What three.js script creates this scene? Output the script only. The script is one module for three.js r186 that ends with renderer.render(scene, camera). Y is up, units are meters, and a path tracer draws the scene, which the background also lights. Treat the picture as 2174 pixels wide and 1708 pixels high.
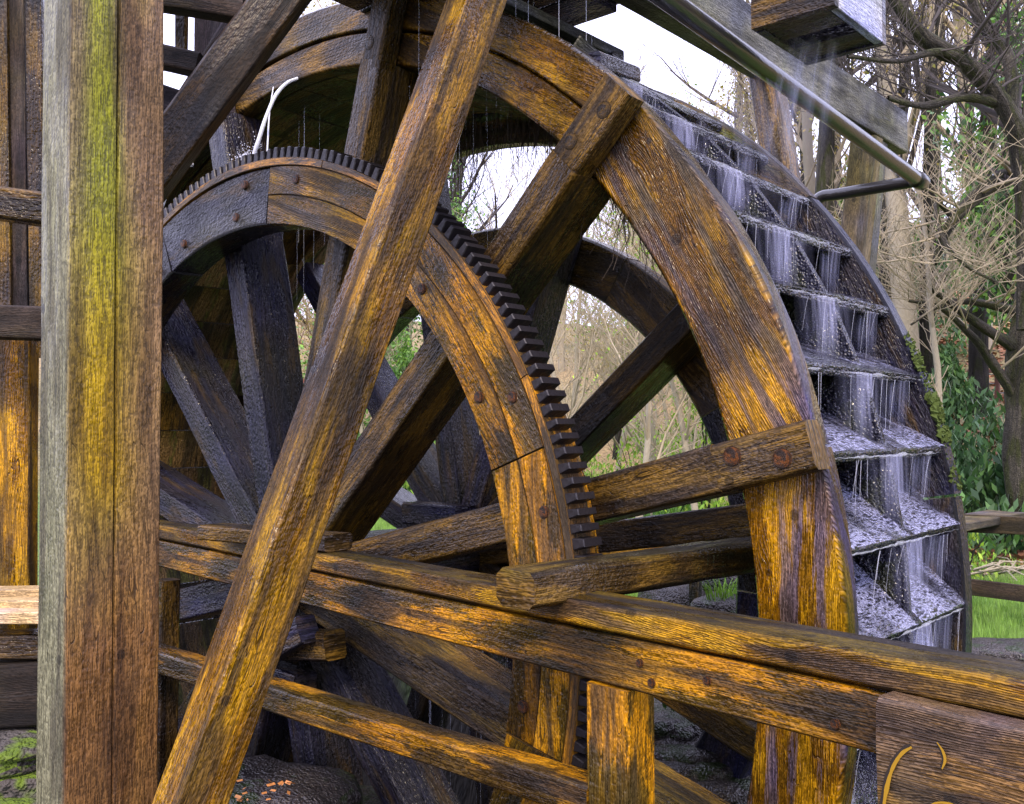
import * as THREE from 'three';
import { mergeGeometries } from 'three/addons/utils/BufferGeometryUtils.js';

// ---------------------------------------------------------------- camera, sky, sun, exposure
// y = 0 is the height of the wheel's axle; x runs along the face of the wheel, -z away along the axle
const scene = new THREE.Scene();
const CAM = new THREE.Vector3(3.870, 0.703, 2.815), YAW = 0.7241, PITCH = 0.0280, ROLL = -0.0024, FPX = 2071.1;
const camera = new THREE.PerspectiveCamera(44.82, 1024 / 804, 0.05, 900);
camera.position.copy(CAM); camera.rotation.order = 'YXZ'; camera.rotation.set(PITCH, YAW, ROLL);
camera.updateMatrixWorld(true);
const renderer = new THREE.WebGLRenderer({ antialias: true });
renderer.setSize(1024, 804);
renderer.toneMapping = THREE.LinearToneMapping;
renderer.toneMappingExposure = 1.7;
renderer.shadowMap.enabled = true;
const SUN = new THREE.Vector3(0.55, 0.9, 0.75).normalize();
{
  const W = 512, H = 256, d = new Float32Array(W * H * 4), v = new THREE.Vector3();
  for (let j = 0; j < H; j++) for (let i = 0; i < W; i++) {
    const el = ((j + .5) / H - .5) * Math.PI, az = ((i + .5) / W - .5) * 2 * Math.PI;
    v.set(Math.cos(el) * Math.cos(az), Math.sin(el), Math.cos(el) * Math.sin(az));
    const up = Math.max(0, v.y), g = 1.22 + 0.36 * up + 0.5 * Math.pow(Math.max(0, v.dot(SUN)), 4);
    const low = el < 0 ? Math.max(0.16, 1 + el * 9) : 1, o = (j * W + i) * 4;
    d[o] = g * .90 * low; d[o + 1] = g * .90 * low; d[o + 2] = g * 1.27 * low; d[o + 3] = 1;
  }
  const t = new THREE.DataTexture(d, W, H, THREE.RGBAFormat, THREE.FloatType);
  t.mapping = THREE.EquirectangularReflectionMapping; t.magFilter = t.minFilter = THREE.LinearFilter; t.needsUpdate = true;
  scene.background = t; scene.environment = t;
}
const sun = new THREE.DirectionalLight(0xffe8c4, 2.0);
sun.position.copy(SUN).multiplyScalar(40); sun.castShadow = true; sun.shadow.radius = 26;
sun.shadow.mapSize.set(2048, 2048);
Object.assign(sun.shadow.camera, { left: -14, right: 14, top: 14, bottom: -14, near: 1, far: 90 });
scene.add(sun, sun.target);

// ---------------------------------------------------------------- helpers
const V = (x, y, z) => new THREE.Vector3(x, y, z), TAU = Math.PI * 2, R = Math.PI / 180;
const rng = (s) => () => { s = (s + 0x6d2b79f5) | 0; let t = Math.imul(s ^ (s >>> 15), 1 | s); t = (t + Math.imul(t ^ (t >>> 7), 61 | t)) ^ t; return ((t ^ (t >>> 14)) >>> 0) / 4294967296; };
const hash = (x, y, z) => { let h = (Math.imul(x, 374761393) + Math.imul(y, 668265263) + Math.imul(z, 2147483647 ^ 0x5bd1e995)) | 0; h = Math.imul(h ^ (h >>> 13), 1274126177); return ((h ^ (h >>> 16)) >>> 0) / 4294967296; };
const sm = (t) => t * t * (3 - 2 * t), mix = (a, b, t) => a + (b - a) * t, clamp = (x, a = 0, b = 1) => Math.min(b, Math.max(a, x)), step = (a, b, x) => sm(clamp((x - a) / (b - a)));
function noise3(x, y, z) {
  const X = Math.floor(x), Y = Math.floor(y), Z = Math.floor(z), u = sm(x - X), v = sm(y - Y), w = sm(z - Z);
  const p = (k) => mix(mix(hash(X, Y, Z + k), hash(X + 1, Y, Z + k), u), mix(hash(X, Y + 1, Z + k), hash(X + 1, Y + 1, Z + k), u), v);
  return mix(p(0), p(1), w) * 2 - 1;
}
const fbm3 = (x, y, z, o = 4) => { let s = 0, a = .5; for (let i = 0; i < o; i++) { s += a * noise3(x, y, z); x = x * 2 + 17; y *= 2; z *= 2; a *= .5; } return s; };
// tileable value noise on a px x py lattice, u and v in 0..1
function tn(u, v, px, py, s) {
  const x = u * px, y = v * py, X = Math.floor(x), Y = Math.floor(y), a = sm(x - X), b = sm(y - Y);
  const x0 = ((X % px) + px) % px, x1 = (x0 + 1) % px, y0 = ((Y % py) + py) % py, y1 = (y0 + 1) % py;
  return mix(mix(hash(x0, y0, s), hash(x1, y0, s), a), mix(hash(x0, y1, s), hash(x1, y1, s), a), b);
}
const tfbm = (u, v, px, py, s, o = 4) => { let t = 0, a = .5, n = 0; for (let i = 0; i < o; i++) { t += a * tn(u, v, px, py, s + i); n += a; px *= 2; py *= 2; a *= .55; } return t / n; };

const used = {};
const numbered = (n) => { const k = used[n] = (used[n] ?? -1) + 1; return k ? n + '_' + String(k).padStart(3, '0') : n; };
function tag(o, label, category, group) { o.userData.label = label; o.userData.category = category; if (group) o.userData.group = group; return o; }
function thing(name, label, category, pos = [0, 0, 0], group) {
  const o = new THREE.Group(); o.name = numbered(name); o.position.set(...pos); scene.add(o);
  return tag(o, label, category, group);
}
function obj(name, geo, mat, parent = scene) {
  const g = Array.isArray(geo) ? mergeGeometries(geo) : geo;
  if (mat.vertexColors && !g.attributes.color) g.setAttribute('color', new THREE.Float32BufferAttribute(new Float32Array(g.attributes.position.count * 3).fill(1), 3));
  const m = new THREE.Mesh(g, mat);
  m.name = parent === scene ? numbered(name) : name; m.castShadow = m.receiveShadow = true; parent.add(m); return m;
}
const sub = (name, parent) => { const g = new THREE.Group(); g.name = name; parent.add(g); return g; };
// the place seen at a pixel of the 2174 x 1708 print: at a distance, or on a plane
const RX = V(1, 0, 0).applyQuaternion(camera.quaternion), UY = V(0, 1, 0).applyQuaternion(camera.quaternion), FZ = V(0, 0, -1).applyQuaternion(camera.quaternion);
const ray = (px, py) => FZ.clone().addScaledVector(RX, (px - 1087) / FPX).addScaledVector(UY, (854 - py) / FPX);
const at = (px, py, d) => CAM.clone().addScaledVector(ray(px, py), d);
const on = (px, py, ax, val) => { const r = ray(px, py); return CAM.clone().addScaledVector(r, (val - CAM[ax]) / r[ax]); };
const arr = (v) => [v.x, v.y, v.z];

// ---------------------------------------------------------------- wood textures
const TL = 2, TW = 0.5;                                                // metres along and across one repeat
function woodField(W, H, seed, o) {
  const ring = new Float32Array(W * H), fib = new Float32Array(W * H), pat = new Float32Array(W * H), pat2 = new Float32Array(W * H), knot = new Float32Array(W * H), hgt = new Float32Array(W * H);
  const r = rng(seed), knots = [];
  for (let k = 0; k < o.knots; k++) knots.push([r(), r(), .012 + .012 * r(), r() < .5 ? 1 : -1]);
  for (let j = 0; j < H; j++) for (let i = 0; i < W; i++) {
    const u = i / W, v = j / H, q = j * W + i;
    let c = v + o.warp * (tfbm(u, v, 3, 3, seed + 1, 3) - .5) + .0035 * (tn(u, v, 22, 12, seed + 5) - .5), kn = 0;
    for (const [ku, kv, kr] of knots) {
      let du = u - ku, dv = v - kv; du -= Math.round(du); dv -= Math.round(dv);
      const x = du * TL, y = dv * TW, d2 = (x * x * .12 + y * y) / (kr * kr), d = Math.sqrt((x * x * .8 + y * y)) / kr;
      c += Math.sign(y || 1) * .035 * Math.exp(-d2 * .35) * (1 - Math.exp(-d2 * 3));
      if (d < 1) { kn = Math.max(kn, 1 - step(.7, 1, d)); }
    }
    let f = c * o.rings; f -= Math.floor(f);
    const late = step(.35, .85, f) * (1 - step(.9, 1, f));
    const a = tn(u, v, 60, 250, seed + 9), b = tn(u, v, 340, 300, seed + 11), pit = tfbm(u, v, 170, 60, seed + 13, 2);
    const cr = Math.abs(tfbm(u, v, 5, 14, seed + 15, 3) - .5), crack = (1 - step(0, .006 + .004 * a, cr)) * step(.5, .6, tn(u, v, 6, 5, seed + 17));
    ring[q] = late; fib[q] = .6 * a + .4 * b; knot[q] = kn;
    pat[q] = tfbm(u, v, 7, 6, seed + 21, 5); pat2[q] = tfbm(u, v, 4, 13, seed + 31, 5);
    hgt[q] = clamp(.42 + o.relief * (late - .4) + .3 * (a - .5) + .12 * (b - .5) + o.pit * (pit - .5) - .5 * crack + .12 * kn);
    if (crack > .3) fib[q] -= .8 * crack;
  }
  return { W, H, ring, fib, pat, pat2, knot, hgt };
}
const enc = (x) => { x = clamp(x); return 255 * (x <= .0031308 ? 12.92 * x : 1.055 * Math.pow(x, 1 / 2.4) - .055); };
function tex(W, H, fill, srgb) {
  const d = new Uint8Array(W * H * 4);
  for (let q = 0; q < W * H; q++) { const c = fill(q); d[q * 4] = c[0]; d[q * 4 + 1] = c[1]; d[q * 4 + 2] = c[2]; d[q * 4 + 3] = 255; }
  const t = new THREE.DataTexture(d, W, H); t.wrapS = t.wrapT = THREE.RepeatWrapping; t.magFilter = THREE.LinearFilter; t.minFilter = THREE.LinearMipmapLinearFilter; t.generateMipmaps = true;
  if (srgb) t.colorSpace = THREE.SRGBColorSpace;
  t.needsUpdate = true; return t;
}
const FG = woodField(2048, 1024, 101, { rings: 84, warp: .24, knots: 9, relief: .30, pit: .5 });     // strongly grained
const FR = woodField(2048, 1024, 202, { rings: 22, warp: .3, knots: 6, relief: .12, pit: .85 });    // sawn, pitted
for (const F of [FG, FR]) {
  F.bump = tex(F.W, F.H, (q) => { const h = 255 * F.hgt[q]; return [h, h, h]; });
  const cache = {};
  F.rough = (a, b) => cache[a + '_' + b] ??= tex(F.W / 2, F.H / 2, (p) => { const q = ((p / (F.W / 2)) | 0) * 2 * F.W + (p % (F.W / 2)) * 2, h = 255 * clamp(mix(a, b, step(.40, .60, F.pat[q] * .6 + F.pat2[q] * .4)) + .15 * (F.fib[q] - .5)); return [h, h, h]; });
}
// pal: base dark, base light, patch colour (where pat is high), stain (where pat2 is high)
function wood(F, pal, rough, bump, extra = {}) {
  const [d, l, p, s, pa = .54, sa = .56, half = 1] = pal;
  const map = tex(F.W / half, F.H / half, (q0) => {
    const w = F.W / half, q = half > 1 ? ((q0 / w) | 0) * half * F.W + (q0 % w) * half : q0;
    const g = clamp(.3 + .5 * (1 - F.ring[q]) * (F === FG ? 1 : .6) + .65 * (F.fib[q] - .45)), f = F.fib[q] - .5, P = step(pa - .06, pa + .06, F.pat[q] + .16 * f), S = step(sa - .07, sa + .07, F.pat2[q] + .2 * f), sp = step(.60, .72, F.hgt[q] < .3 ? .8 : .62 - f) * .5;
    return [0, 1, 2].map((k) => { let c = mix(d[k], l[k], g); c = mix(c, p[k] * (.3 + .85 * g), P * .85); c = mix(c, s[k] * (.35 + .9 * g), S * .8); return enc(c * (1 - .6 * F.knot[q]) * (1 - sp)); });
  }, true);
  return new THREE.MeshPhysicalMaterial({ map, roughness: 1, roughnessMap: F.rough(...rough), bumpMap: F.bump, bumpScale: bump, specularIntensity: .6, vertexColors: true, ...extra });
}
const M = {
  orange: wood(FR, [[.05, .021, .002], [.27, .125, .006], [.47, .235, .005], [.055, .03, .010], .52, .53], [.16, .6], .0042),
  ochre: wood(FG, [[.04, .016, .002], [.28, .128, .006], [.55, .275, .006], [.06, .038, .018], .52, .53], [.16, .6], .0042),
  amber: wood(FG, [[.032, .012, .001], [.27, .118, .004], [.54, .26, .004], [.10, .078, .085], .50, .53], [.08, .34], .005),
  rust: wood(FR, [[.045, .023, .005], [.18, .10, .016], [.66, .28, .004], [.045, .032, .018], .51, .53], [.16, .6], .0042),
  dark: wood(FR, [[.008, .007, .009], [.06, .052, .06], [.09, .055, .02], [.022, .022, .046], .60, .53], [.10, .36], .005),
  brown: wood(FR, [[.024, .014, .005], [.13, .078, .024], [.24, .13, .016], [.02, .015, .012], .54, .55], [.14, .5], .0045),
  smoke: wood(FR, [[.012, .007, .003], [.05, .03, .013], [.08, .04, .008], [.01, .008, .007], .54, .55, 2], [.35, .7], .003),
  sole: wood(FR, [[.10, .06, .025], [.55, .34, .13], [.20, .22, .04], [.06, .045, .03], .60, .56], [.14, .5], .007),
  weather: wood(FG, [[.11, .085, .045], [.27, .21, .125], [.20, .15, .07], [.10, .09, .07], .56, .60, 2], [.6, .85], .003, { clearcoat: 0 }),
  grey: wood(FR, [[.07, .07, .05], [.21, .205, .16], [.17, .165, .12], [.07, .07, .06], .56, .60, 2], [.55, .8], .004, { clearcoat: 0 }),
  post: wood(FR, [[.16, .13, .085], [.62, .52, .36], [.50, .42, .28], [.22, .17, .12], .57, .60], [.42, .7], .0032, { clearcoat: 0, vertexColors: true }),
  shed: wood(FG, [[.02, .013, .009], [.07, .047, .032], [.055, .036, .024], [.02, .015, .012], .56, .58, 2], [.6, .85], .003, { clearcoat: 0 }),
  pine: wood(FG, [[.40, .26, .11], [.66, .47, .23], [.62, .43, .20], [.5, .30, .10], .6, .66, 2], [.35, .5], .0015),
  sign: wood(FG, [[.03, .018, .010], [.17, .105, .055], [.24, .125, .03], [.04, .026, .018], .55, .56], [.22, .6], .0035, { clearcoat: .1 }),
};
const plain = (r, g, b, rough = .6, o = {}) => new THREE.MeshPhysicalMaterial({ color: new THREE.Color().setRGB(r, g, b), roughness: rough, ...o });
// pebbled relief for wet slate-dark buckets and stone
const pebble = tex(512, 512, (q) => { const u = (q % 512) / 512, v = (q / 512 | 0) / 512, h = 255 * clamp(.5 + .7 * (tfbm(u, v, 34, 34, 71, 3) - .5) + .35 * (tn(u, v, 110, 110, 77) - .5)); return [h, h, h]; });
const slateMap = tex(512, 512, (q) => { const u = (q % 512) / 512, v = (q / 512 | 0) / 512, n = tfbm(u, v, 6, 6, 81, 5), m = step(.56, .66, tfbm(u, v, 8, 8, 91, 4)); return [mix(.018 + .05 * n, .05, m), mix(.018 + .05 * n, .055, m), mix(.024 + .06 * n, .03, m)].map(enc); }, true);
M.bucket = new THREE.MeshPhysicalMaterial({ map: slateMap, color: new THREE.Color().setRGB(.55, .55, .7), bumpMap: pebble, bumpScale: .02, roughness: .14 });
M.bark = wood(FR, [[.03, .026, .018], [.13, .115, .085], [.06, .07, .018], [.05, .045, .04], .52, .55, 2], [.7, .95], .015, { clearcoat: 0 });
M.darkbark = wood(FR, [[.014, .012, .010], [.055, .047, .036], [.035, .042, .012], [.02, .018, .016], .54, .55, 2], [.7, .95], .012, { clearcoat: 0 });
M.rock = new THREE.MeshPhysicalMaterial({ map: tex(512, 512, (q) => { const u = (q % 512) / 512, v = (q / 512 | 0) / 512, n = tfbm(u, v, 7, 7, 181, 5), m = step(.55, .66, tfbm(u, v, 5, 5, 191, 4)); return [mix(.015 + .1 * n, .035, m), mix(.013 + .085 * n, .06, m), mix(.014 + .08 * n, .012, m)].map(enc); }, true), color: new THREE.Color().setRGB(.5, .48, .46), bumpMap: pebble, bumpScale: .025, roughness: .35 });
M.mossRock = new THREE.MeshStandardMaterial({ map: tex(512, 512, (q) => { const u = (q % 512) / 512, v = (q / 512 | 0) / 512, n = tfbm(u, v, 9, 9, 281, 5), m = step(.42, .55, tfbm(u, v, 5, 5, 291, 4)); return [mix(.03 + .08 * n, .05 + .09 * n, m), mix(.026 + .07 * n, .085 + .13 * n, m), mix(.024 + .06 * n, .008, m)].map(enc); }, true), bumpMap: pebble, bumpScale: .03, roughness: .9 });
M.iron = new THREE.MeshPhysicalMaterial({ map: slateMap, color: new THREE.Color().setRGB(.55, .47, .42), bumpMap: pebble, bumpScale: .003, roughness: .42, metalness: .3 });
M.ironTan = new THREE.MeshPhysicalMaterial({ map: M.rust.map, bumpMap: pebble, bumpScale: .004, roughness: .5 });
M.bolt = new THREE.MeshPhysicalMaterial({ map: M.rust.map, color: new THREE.Color().setRGB(.62, .42, .4), bumpMap: pebble, bumpScale: .012, roughness: .45 });
M.moss = new THREE.MeshStandardMaterial({ color: new THREE.Color().setRGB(.05, .075, .008), roughness: .95 });
M.water = new THREE.MeshPhysicalMaterial({ color: new THREE.Color().setRGB(.86, .88, 1), roughness: .2, transparent: true, opacity: .85 });
M.clear = new THREE.MeshPhysicalMaterial({ color: new THREE.Color().setRGB(.8, .84, .95), roughness: .12, transmission: .75, thickness: .02, ior: 1.33, bumpMap: pebble, bumpScale: .01 });
M.jet = new THREE.MeshPhysicalMaterial({ color: new THREE.Color().setRGB(.9, .93, 1), roughness: .15, transparent: true, opacity: .72 });
M.bead = new THREE.MeshPhysicalMaterial({ color: new THREE.Color().setRGB(.75, .78, .85), roughness: .2, transparent: true, opacity: .2, bumpMap: pebble, bumpScale: .01 });
M.thinWater = new THREE.MeshPhysicalMaterial({ color: new THREE.Color().setRGB(.8, .84, 1), roughness: .25, transparent: true, opacity: .26 });
M.pipe = new THREE.MeshPhysicalMaterial({ map: slateMap, color: new THREE.Color().setRGB(.5, .48, .4), bumpMap: pebble, bumpScale: .002, roughness: .28, clearcoat: .5 });

// ---------------------------------------------------------------- geometry
// weathering of a timber: soaked dark places, golden places, grey bloom, differing from piece to piece
function weather(x, y, z, sd, o) {
  const a = fbm3(x * 1.7 + sd, y * 1.7, z * 1.7 + sd * .3), b = fbm3(x * 7, y * 7 + sd, z * 7), c = fbm3(x * 3.1 - sd, y * 3.1 + 9, z * 3.1), piece = .78 + .4 * hash(Math.floor(sd * 10), 3, 5);
  const f = clamp((.92 + 1.15 * a + .75 * b) * piece, .22, 1.25), grey = step(.06, .3, c) * .55, gold = step(.08, .3, -c) * .8, t = o ?? [1, 1, 1];
  return [f * mix(mix(1, .72, grey), 1.0, gold) * t[0], f * mix(mix(1, .86, grey), 1.08, gold) * t[1], f * mix(mix(1, 1.9, grey), .6, gold) * t[2]];
}
// a squared timber from a to b: w across, h along `up`; edges eased, faces a little wavy; uv in texture repeats along the grain
let beamSeed = 1;
function beam(a, b, w, h, o = {}) {
  const sd = (o.seed ?? beamSeed++) * 7.31, ch = o.ch ?? Math.min(.012, w * .12, h * .12), amp = o.amp ?? .004, A = Array.isArray(a) ? V(...a) : a, B = Array.isArray(b) ? V(...b) : b;
  const dir = B.clone().sub(A), L = dir.length(); dir.normalize();
  const up0 = o.up ? V(...o.up) : (Math.abs(dir.y) > .9 ? V(0, 0, 1) : V(0, 1, 0)), side = dir.clone().cross(up0).normalize(), up = side.clone().cross(dir).normalize();
  const x = w / 2, y = h / 2, prof = [];
  const edge = (x0, y0, x1, y1, nx, ny) => { for (const t of [0, .14, .5, .86]) prof.push([mix(x0, x1, t), mix(y0, y1, t), nx, ny]); prof.push([x1, y1, nx, ny]); };
  edge(-x + ch, -y, x - ch, -y, 0, -1); edge(x, -y + ch, x, y - ch, 1, 0); edge(x - ch, y, -x + ch, y, 0, 1); edge(-x, y - ch, -x, -y + ch, -1, 0);
  prof.push(prof[0]);
  const n = Math.max(1, Math.ceil(L / (o.seg ?? .07))), pos = [], nor = [], uv = [], idx = [], col = [], uo = (sd * .137) % 1, vo = (sd * .291) % 1;
  for (let i = 0; i <= n; i++) {
    const t = i / n, sc = o.taper ? mix(1, o.taper, t) : 1, c = A.clone().addScaledVector(dir, L * t);
    if (o.bow) c.addScaledVector(up, o.bow * Math.sin(Math.PI * t));
    let s = 0;
    prof.forEach(([px, py, nx, ny], k) => {
      if (k) s += Math.hypot(px - prof[k - 1][0], py - prof[k - 1][1]);
      const q = k === prof.length - 1 ? 0 : k, nn = amp * (noise3(t * L * 1.6 + sd, px * 7 + sd, py * 7) + .22 * noise3(t * L * 9, px * 22, py * 22 + sd)) * (o.rough ?? 1);
      const P = c.clone().addScaledVector(side, px * sc + nx * nn).addScaledVector(up, py * sc + ny * nn);
      const wob = (noise3(t * L * 5 + sd, px * 12, py * 12 + sd)) * .10 * (o.wob ?? 1), wo2 = noise3(t * L * 7, px * 20 + sd, py * 20) * .10 * (o.wob ?? 1), N = side.clone().multiplyScalar(nx - ny * wo2).addScaledVector(up, ny + nx * wo2).addScaledVector(dir, wob).normalize();
      nor.push(N.x, N.y, N.z); pos.push(P.x, P.y, P.z); uv.push(t * L / TL + uo, s / TW + vo);
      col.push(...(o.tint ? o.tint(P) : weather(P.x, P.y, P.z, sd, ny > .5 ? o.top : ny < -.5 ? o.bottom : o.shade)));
    });
  }
  const m = prof.length;
  for (let i = 0; i < n; i++) for (let k = 0; k < m - 1; k++) { const p = i * m + k, q = p + m; idx.push(p, p + 1, q + 1, p, q + 1, q); }
  for (const e of [0, n]) {
    const st = pos.length / 3, c = A.clone().addScaledVector(dir, L * e / n + (e ? .002 : -.002)); const cn = e ? dir : dir.clone().negate(); nor.push(cn.x, cn.y, cn.z); pos.push(c.x, c.y, c.z); uv.push(uo, vo); col.push(...(o.tint ? o.tint(c) : weather(c.x, c.y, c.z, sd)));
    for (let k = 0; k < m; k++) { const p = (e * m + k) * 3; nor.push(cn.x, cn.y, cn.z); pos.push(pos[p], pos[p + 1], pos[p + 2]); uv.push(uo + prof[k][0] * .25, vo + prof[k][1] * 1.2); col.push(...col.slice(p, p + 3)); }
    for (let k = 0; k < m - 1; k++) e ? idx.push(st, st + 1 + k, st + 2 + k) : idx.push(st, st + 2 + k, st + 1 + k);
  }
  return finish(pos, uv, idx, col, nor);
}
function finish(pos, uv, idx, col, nor) {
  const g = new THREE.BufferGeometry();
  g.setAttribute('position', new THREE.Float32BufferAttribute(pos, 3)); g.setAttribute('uv', new THREE.Float32BufferAttribute(uv, 2));
  if (col) g.setAttribute('color', new THREE.Float32BufferAttribute(col, 3));
  if (nor) for (let i = 0; i < idx.length; i += 3) {                     // wind every triangle to its normals
    const [a, b, c] = [idx[i] * 3, idx[i + 1] * 3, idx[i + 2] * 3], ux = pos[b] - pos[a], uy = pos[b + 1] - pos[a + 1], uz = pos[b + 2] - pos[a + 2], vx = pos[c] - pos[a], vy = pos[c + 1] - pos[a + 1], vz = pos[c + 2] - pos[a + 2];
    if ((uy * vz - uz * vy) * (nor[a] + nor[b] + nor[c]) + (uz * vx - ux * vz) * (nor[a + 1] + nor[b + 1] + nor[c + 1]) + (ux * vy - uy * vx) * (nor[a + 2] + nor[b + 2] + nor[c + 2]) < 0) { const t = idx[i]; idx[i] = idx[i + 1]; idx[i + 1] = t; }
  }
  g.setIndex(idx); if (nor) g.setAttribute('normal', new THREE.Float32BufferAttribute(nor, 3)); else g.computeVertexNormals(); return g;
}
// one felloe of a ring about the z axis, angles in degrees, grain along its chord
function felloe(a0, a1, r0, r1, z0, z1, o = {}) {
  const ch = o.ch ?? .012, amp = o.amp ?? .004, sd = (o.seed ?? beamSeed++) * 5.17, n = Math.max(2, Math.ceil(Math.abs(a1 - a0) * R * r1 / (o.seg ?? .05))), am = (a0 + a1) / 2;
  const prof = [], edge = (x0, y0, x1, y1, nx, ny) => { for (const t of [0, .1, .35, .65, .9]) prof.push([mix(x0, x1, t), mix(y0, y1, t), nx, ny]); prof.push([x1, y1, nx, ny]); };
  edge(r0 + ch, z1, r1 - ch, z1, 0, 1); edge(r1, z1 - ch, r1, z0 + ch, 1, 0); edge(r1 - ch, z0, r0 + ch, z0, 0, -1); edge(r0, z0 + ch, r0, z1 - ch, -1, 0); prof.push(prof[0]);
  const pos = [], nor = [], uv = [], idx = [], col = [], m = prof.length, uo = (sd * .173) % 1, vo = (sd * .331) % 1;
  for (let i = 0; i <= n; i++) {
    const a = mix(a0, a1, i / n), d = (a - am) * R, ca = Math.cos(a * R), sa = Math.sin(a * R);
    prof.forEach(([r, z, nr, nz], k) => {
      const nn = amp * (noise3(d * r * 2 + sd, r * 7, z * 8 + sd) + .25 * noise3(d * r * 8, r * 25 + sd, z * 25)), rr = r + nr * nn, zz = z + nz * nn;
      const w1 = .12 * noise3(d * r * 5 + sd, r * 14, z * 12), w2 = .12 * noise3(d * r * 6, r * 18 + sd, z * 15), N = V(nr * ca - w1 * sa + (nz ? w2 * ca : 0), nr * sa + w1 * ca + (nz ? w2 * sa : 0), nz + (nr ? w2 : 0)).normalize();
      nor.push(N.x, N.y, N.z); col.push(...weather(rr * ca, rr * sa, zz, sd, nr > .5 && r1 > 2.6 ? [.28, .34, .8] : undefined)); pos.push(rr * ca, rr * sa, zz); uv.push(rr * Math.sin(d) / TL + uo, (rr * Math.cos(d) + (nr ? zz * nr : 0) + (nz < 0 ? .31 : 0)) / TW + vo);
    });
  }
  for (let i = 0; i < n; i++) for (let k = 0; k < m - 1; k++) { const p = i * m + k, q = p + m; idx.push(p, q + 1, p + 1, p, q, q + 1); }
  for (const e of [0, n]) {
    const st = pos.length / 3, a = mix(a0, a1, e / n) * R, rm = (r0 + r1) / 2, q = (e ? 1 : -1) * Math.sign(a1 - a0), cx = -Math.sin(a) * q, cy = Math.cos(a) * q; nor.push(cx, cy, 0); col.push(...weather(rm * Math.cos(a), rm * Math.sin(a), z0, sd)); pos.push(rm * Math.cos(a), rm * Math.sin(a), (z0 + z1) / 2); uv.push(uo, vo);
    for (let k = 0; k < m; k++) { const p = (e * m + k) * 3; nor.push(cx, cy, 0); col.push(...col.slice(p, p + 3)); pos.push(pos[p], pos[p + 1], pos[p + 2]); uv.push(uo + prof[k][1] * .3, vo + prof[k][0] * 2); }
    for (let k = 0; k < m - 1; k++) e ? idx.push(st, st + 2 + k, st + 1 + k) : idx.push(st, st + 1 + k, st + 2 + k);
  }
  return finish(pos, uv, idx, col, nor);
}
// tube through points with a radius at each
function tube(pts, rad, sides = 6, o = {}) {
  const n = pts.length, pos = [], uv = [], idx = [], N = V(0, 0, 0), B = V(0, 0, 0), T = V(0, 0, 0), ref = V(0, 0, 0); let s = 0;
  for (let i = 0; i < n; i++) {
    T.copy(pts[Math.min(n - 1, i + 1)]).sub(pts[Math.max(0, i - 1)]).normalize();
    if (!i) ref.set(Math.abs(T.y) > .9 ? 1 : 0, Math.abs(T.y) > .9 ? 0 : 1, 0); else ref.copy(N);
    B.copy(T).cross(ref).normalize(); N.copy(B).cross(T).normalize(); if (i) s += pts[i].distanceTo(pts[i - 1]);
    const r = typeof rad === 'number' ? rad : rad[i];
    for (let k = 0; k <= sides; k++) {
      const a = (k % sides) / sides * TAU, q = r * (o.lump ? 1 + o.lump * noise3(pts[i].x * 6 + Math.cos(a) * 1.5, pts[i].y * 6 + Math.sin(a) * 1.5, pts[i].z * 6) : 1), c = Math.cos(a) * q, e = Math.sin(a) * q;
      pos.push(pts[i].x + N.x * c + B.x * e, pts[i].y + N.y * c + B.y * e, pts[i].z + N.z * c + B.z * e); uv.push(s / TL, k / sides * r * TAU / TW);
    }
  }
  const m = sides + 1;
  for (let i = 0; i < n - 1; i++) for (let k = 0; k < sides; k++) { const p = i * m + k, q = p + m; idx.push(p, q + 1, p + 1, p, q, q + 1); }
  if (o.cap) for (const e of [0, n - 1]) { const st = pos.length / 3, c = pts[e]; pos.push(c.x, c.y, c.z); uv.push(0, 0); for (let k = 0; k < sides; k++) e ? idx.push(st, e * m + k + 1, e * m + k) : idx.push(st, k, k + 1); }
  return finish(pos, uv, idx);
}
const spline = (pts, n) => new THREE.CatmullRomCurve3(pts).getPoints(n);
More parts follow.
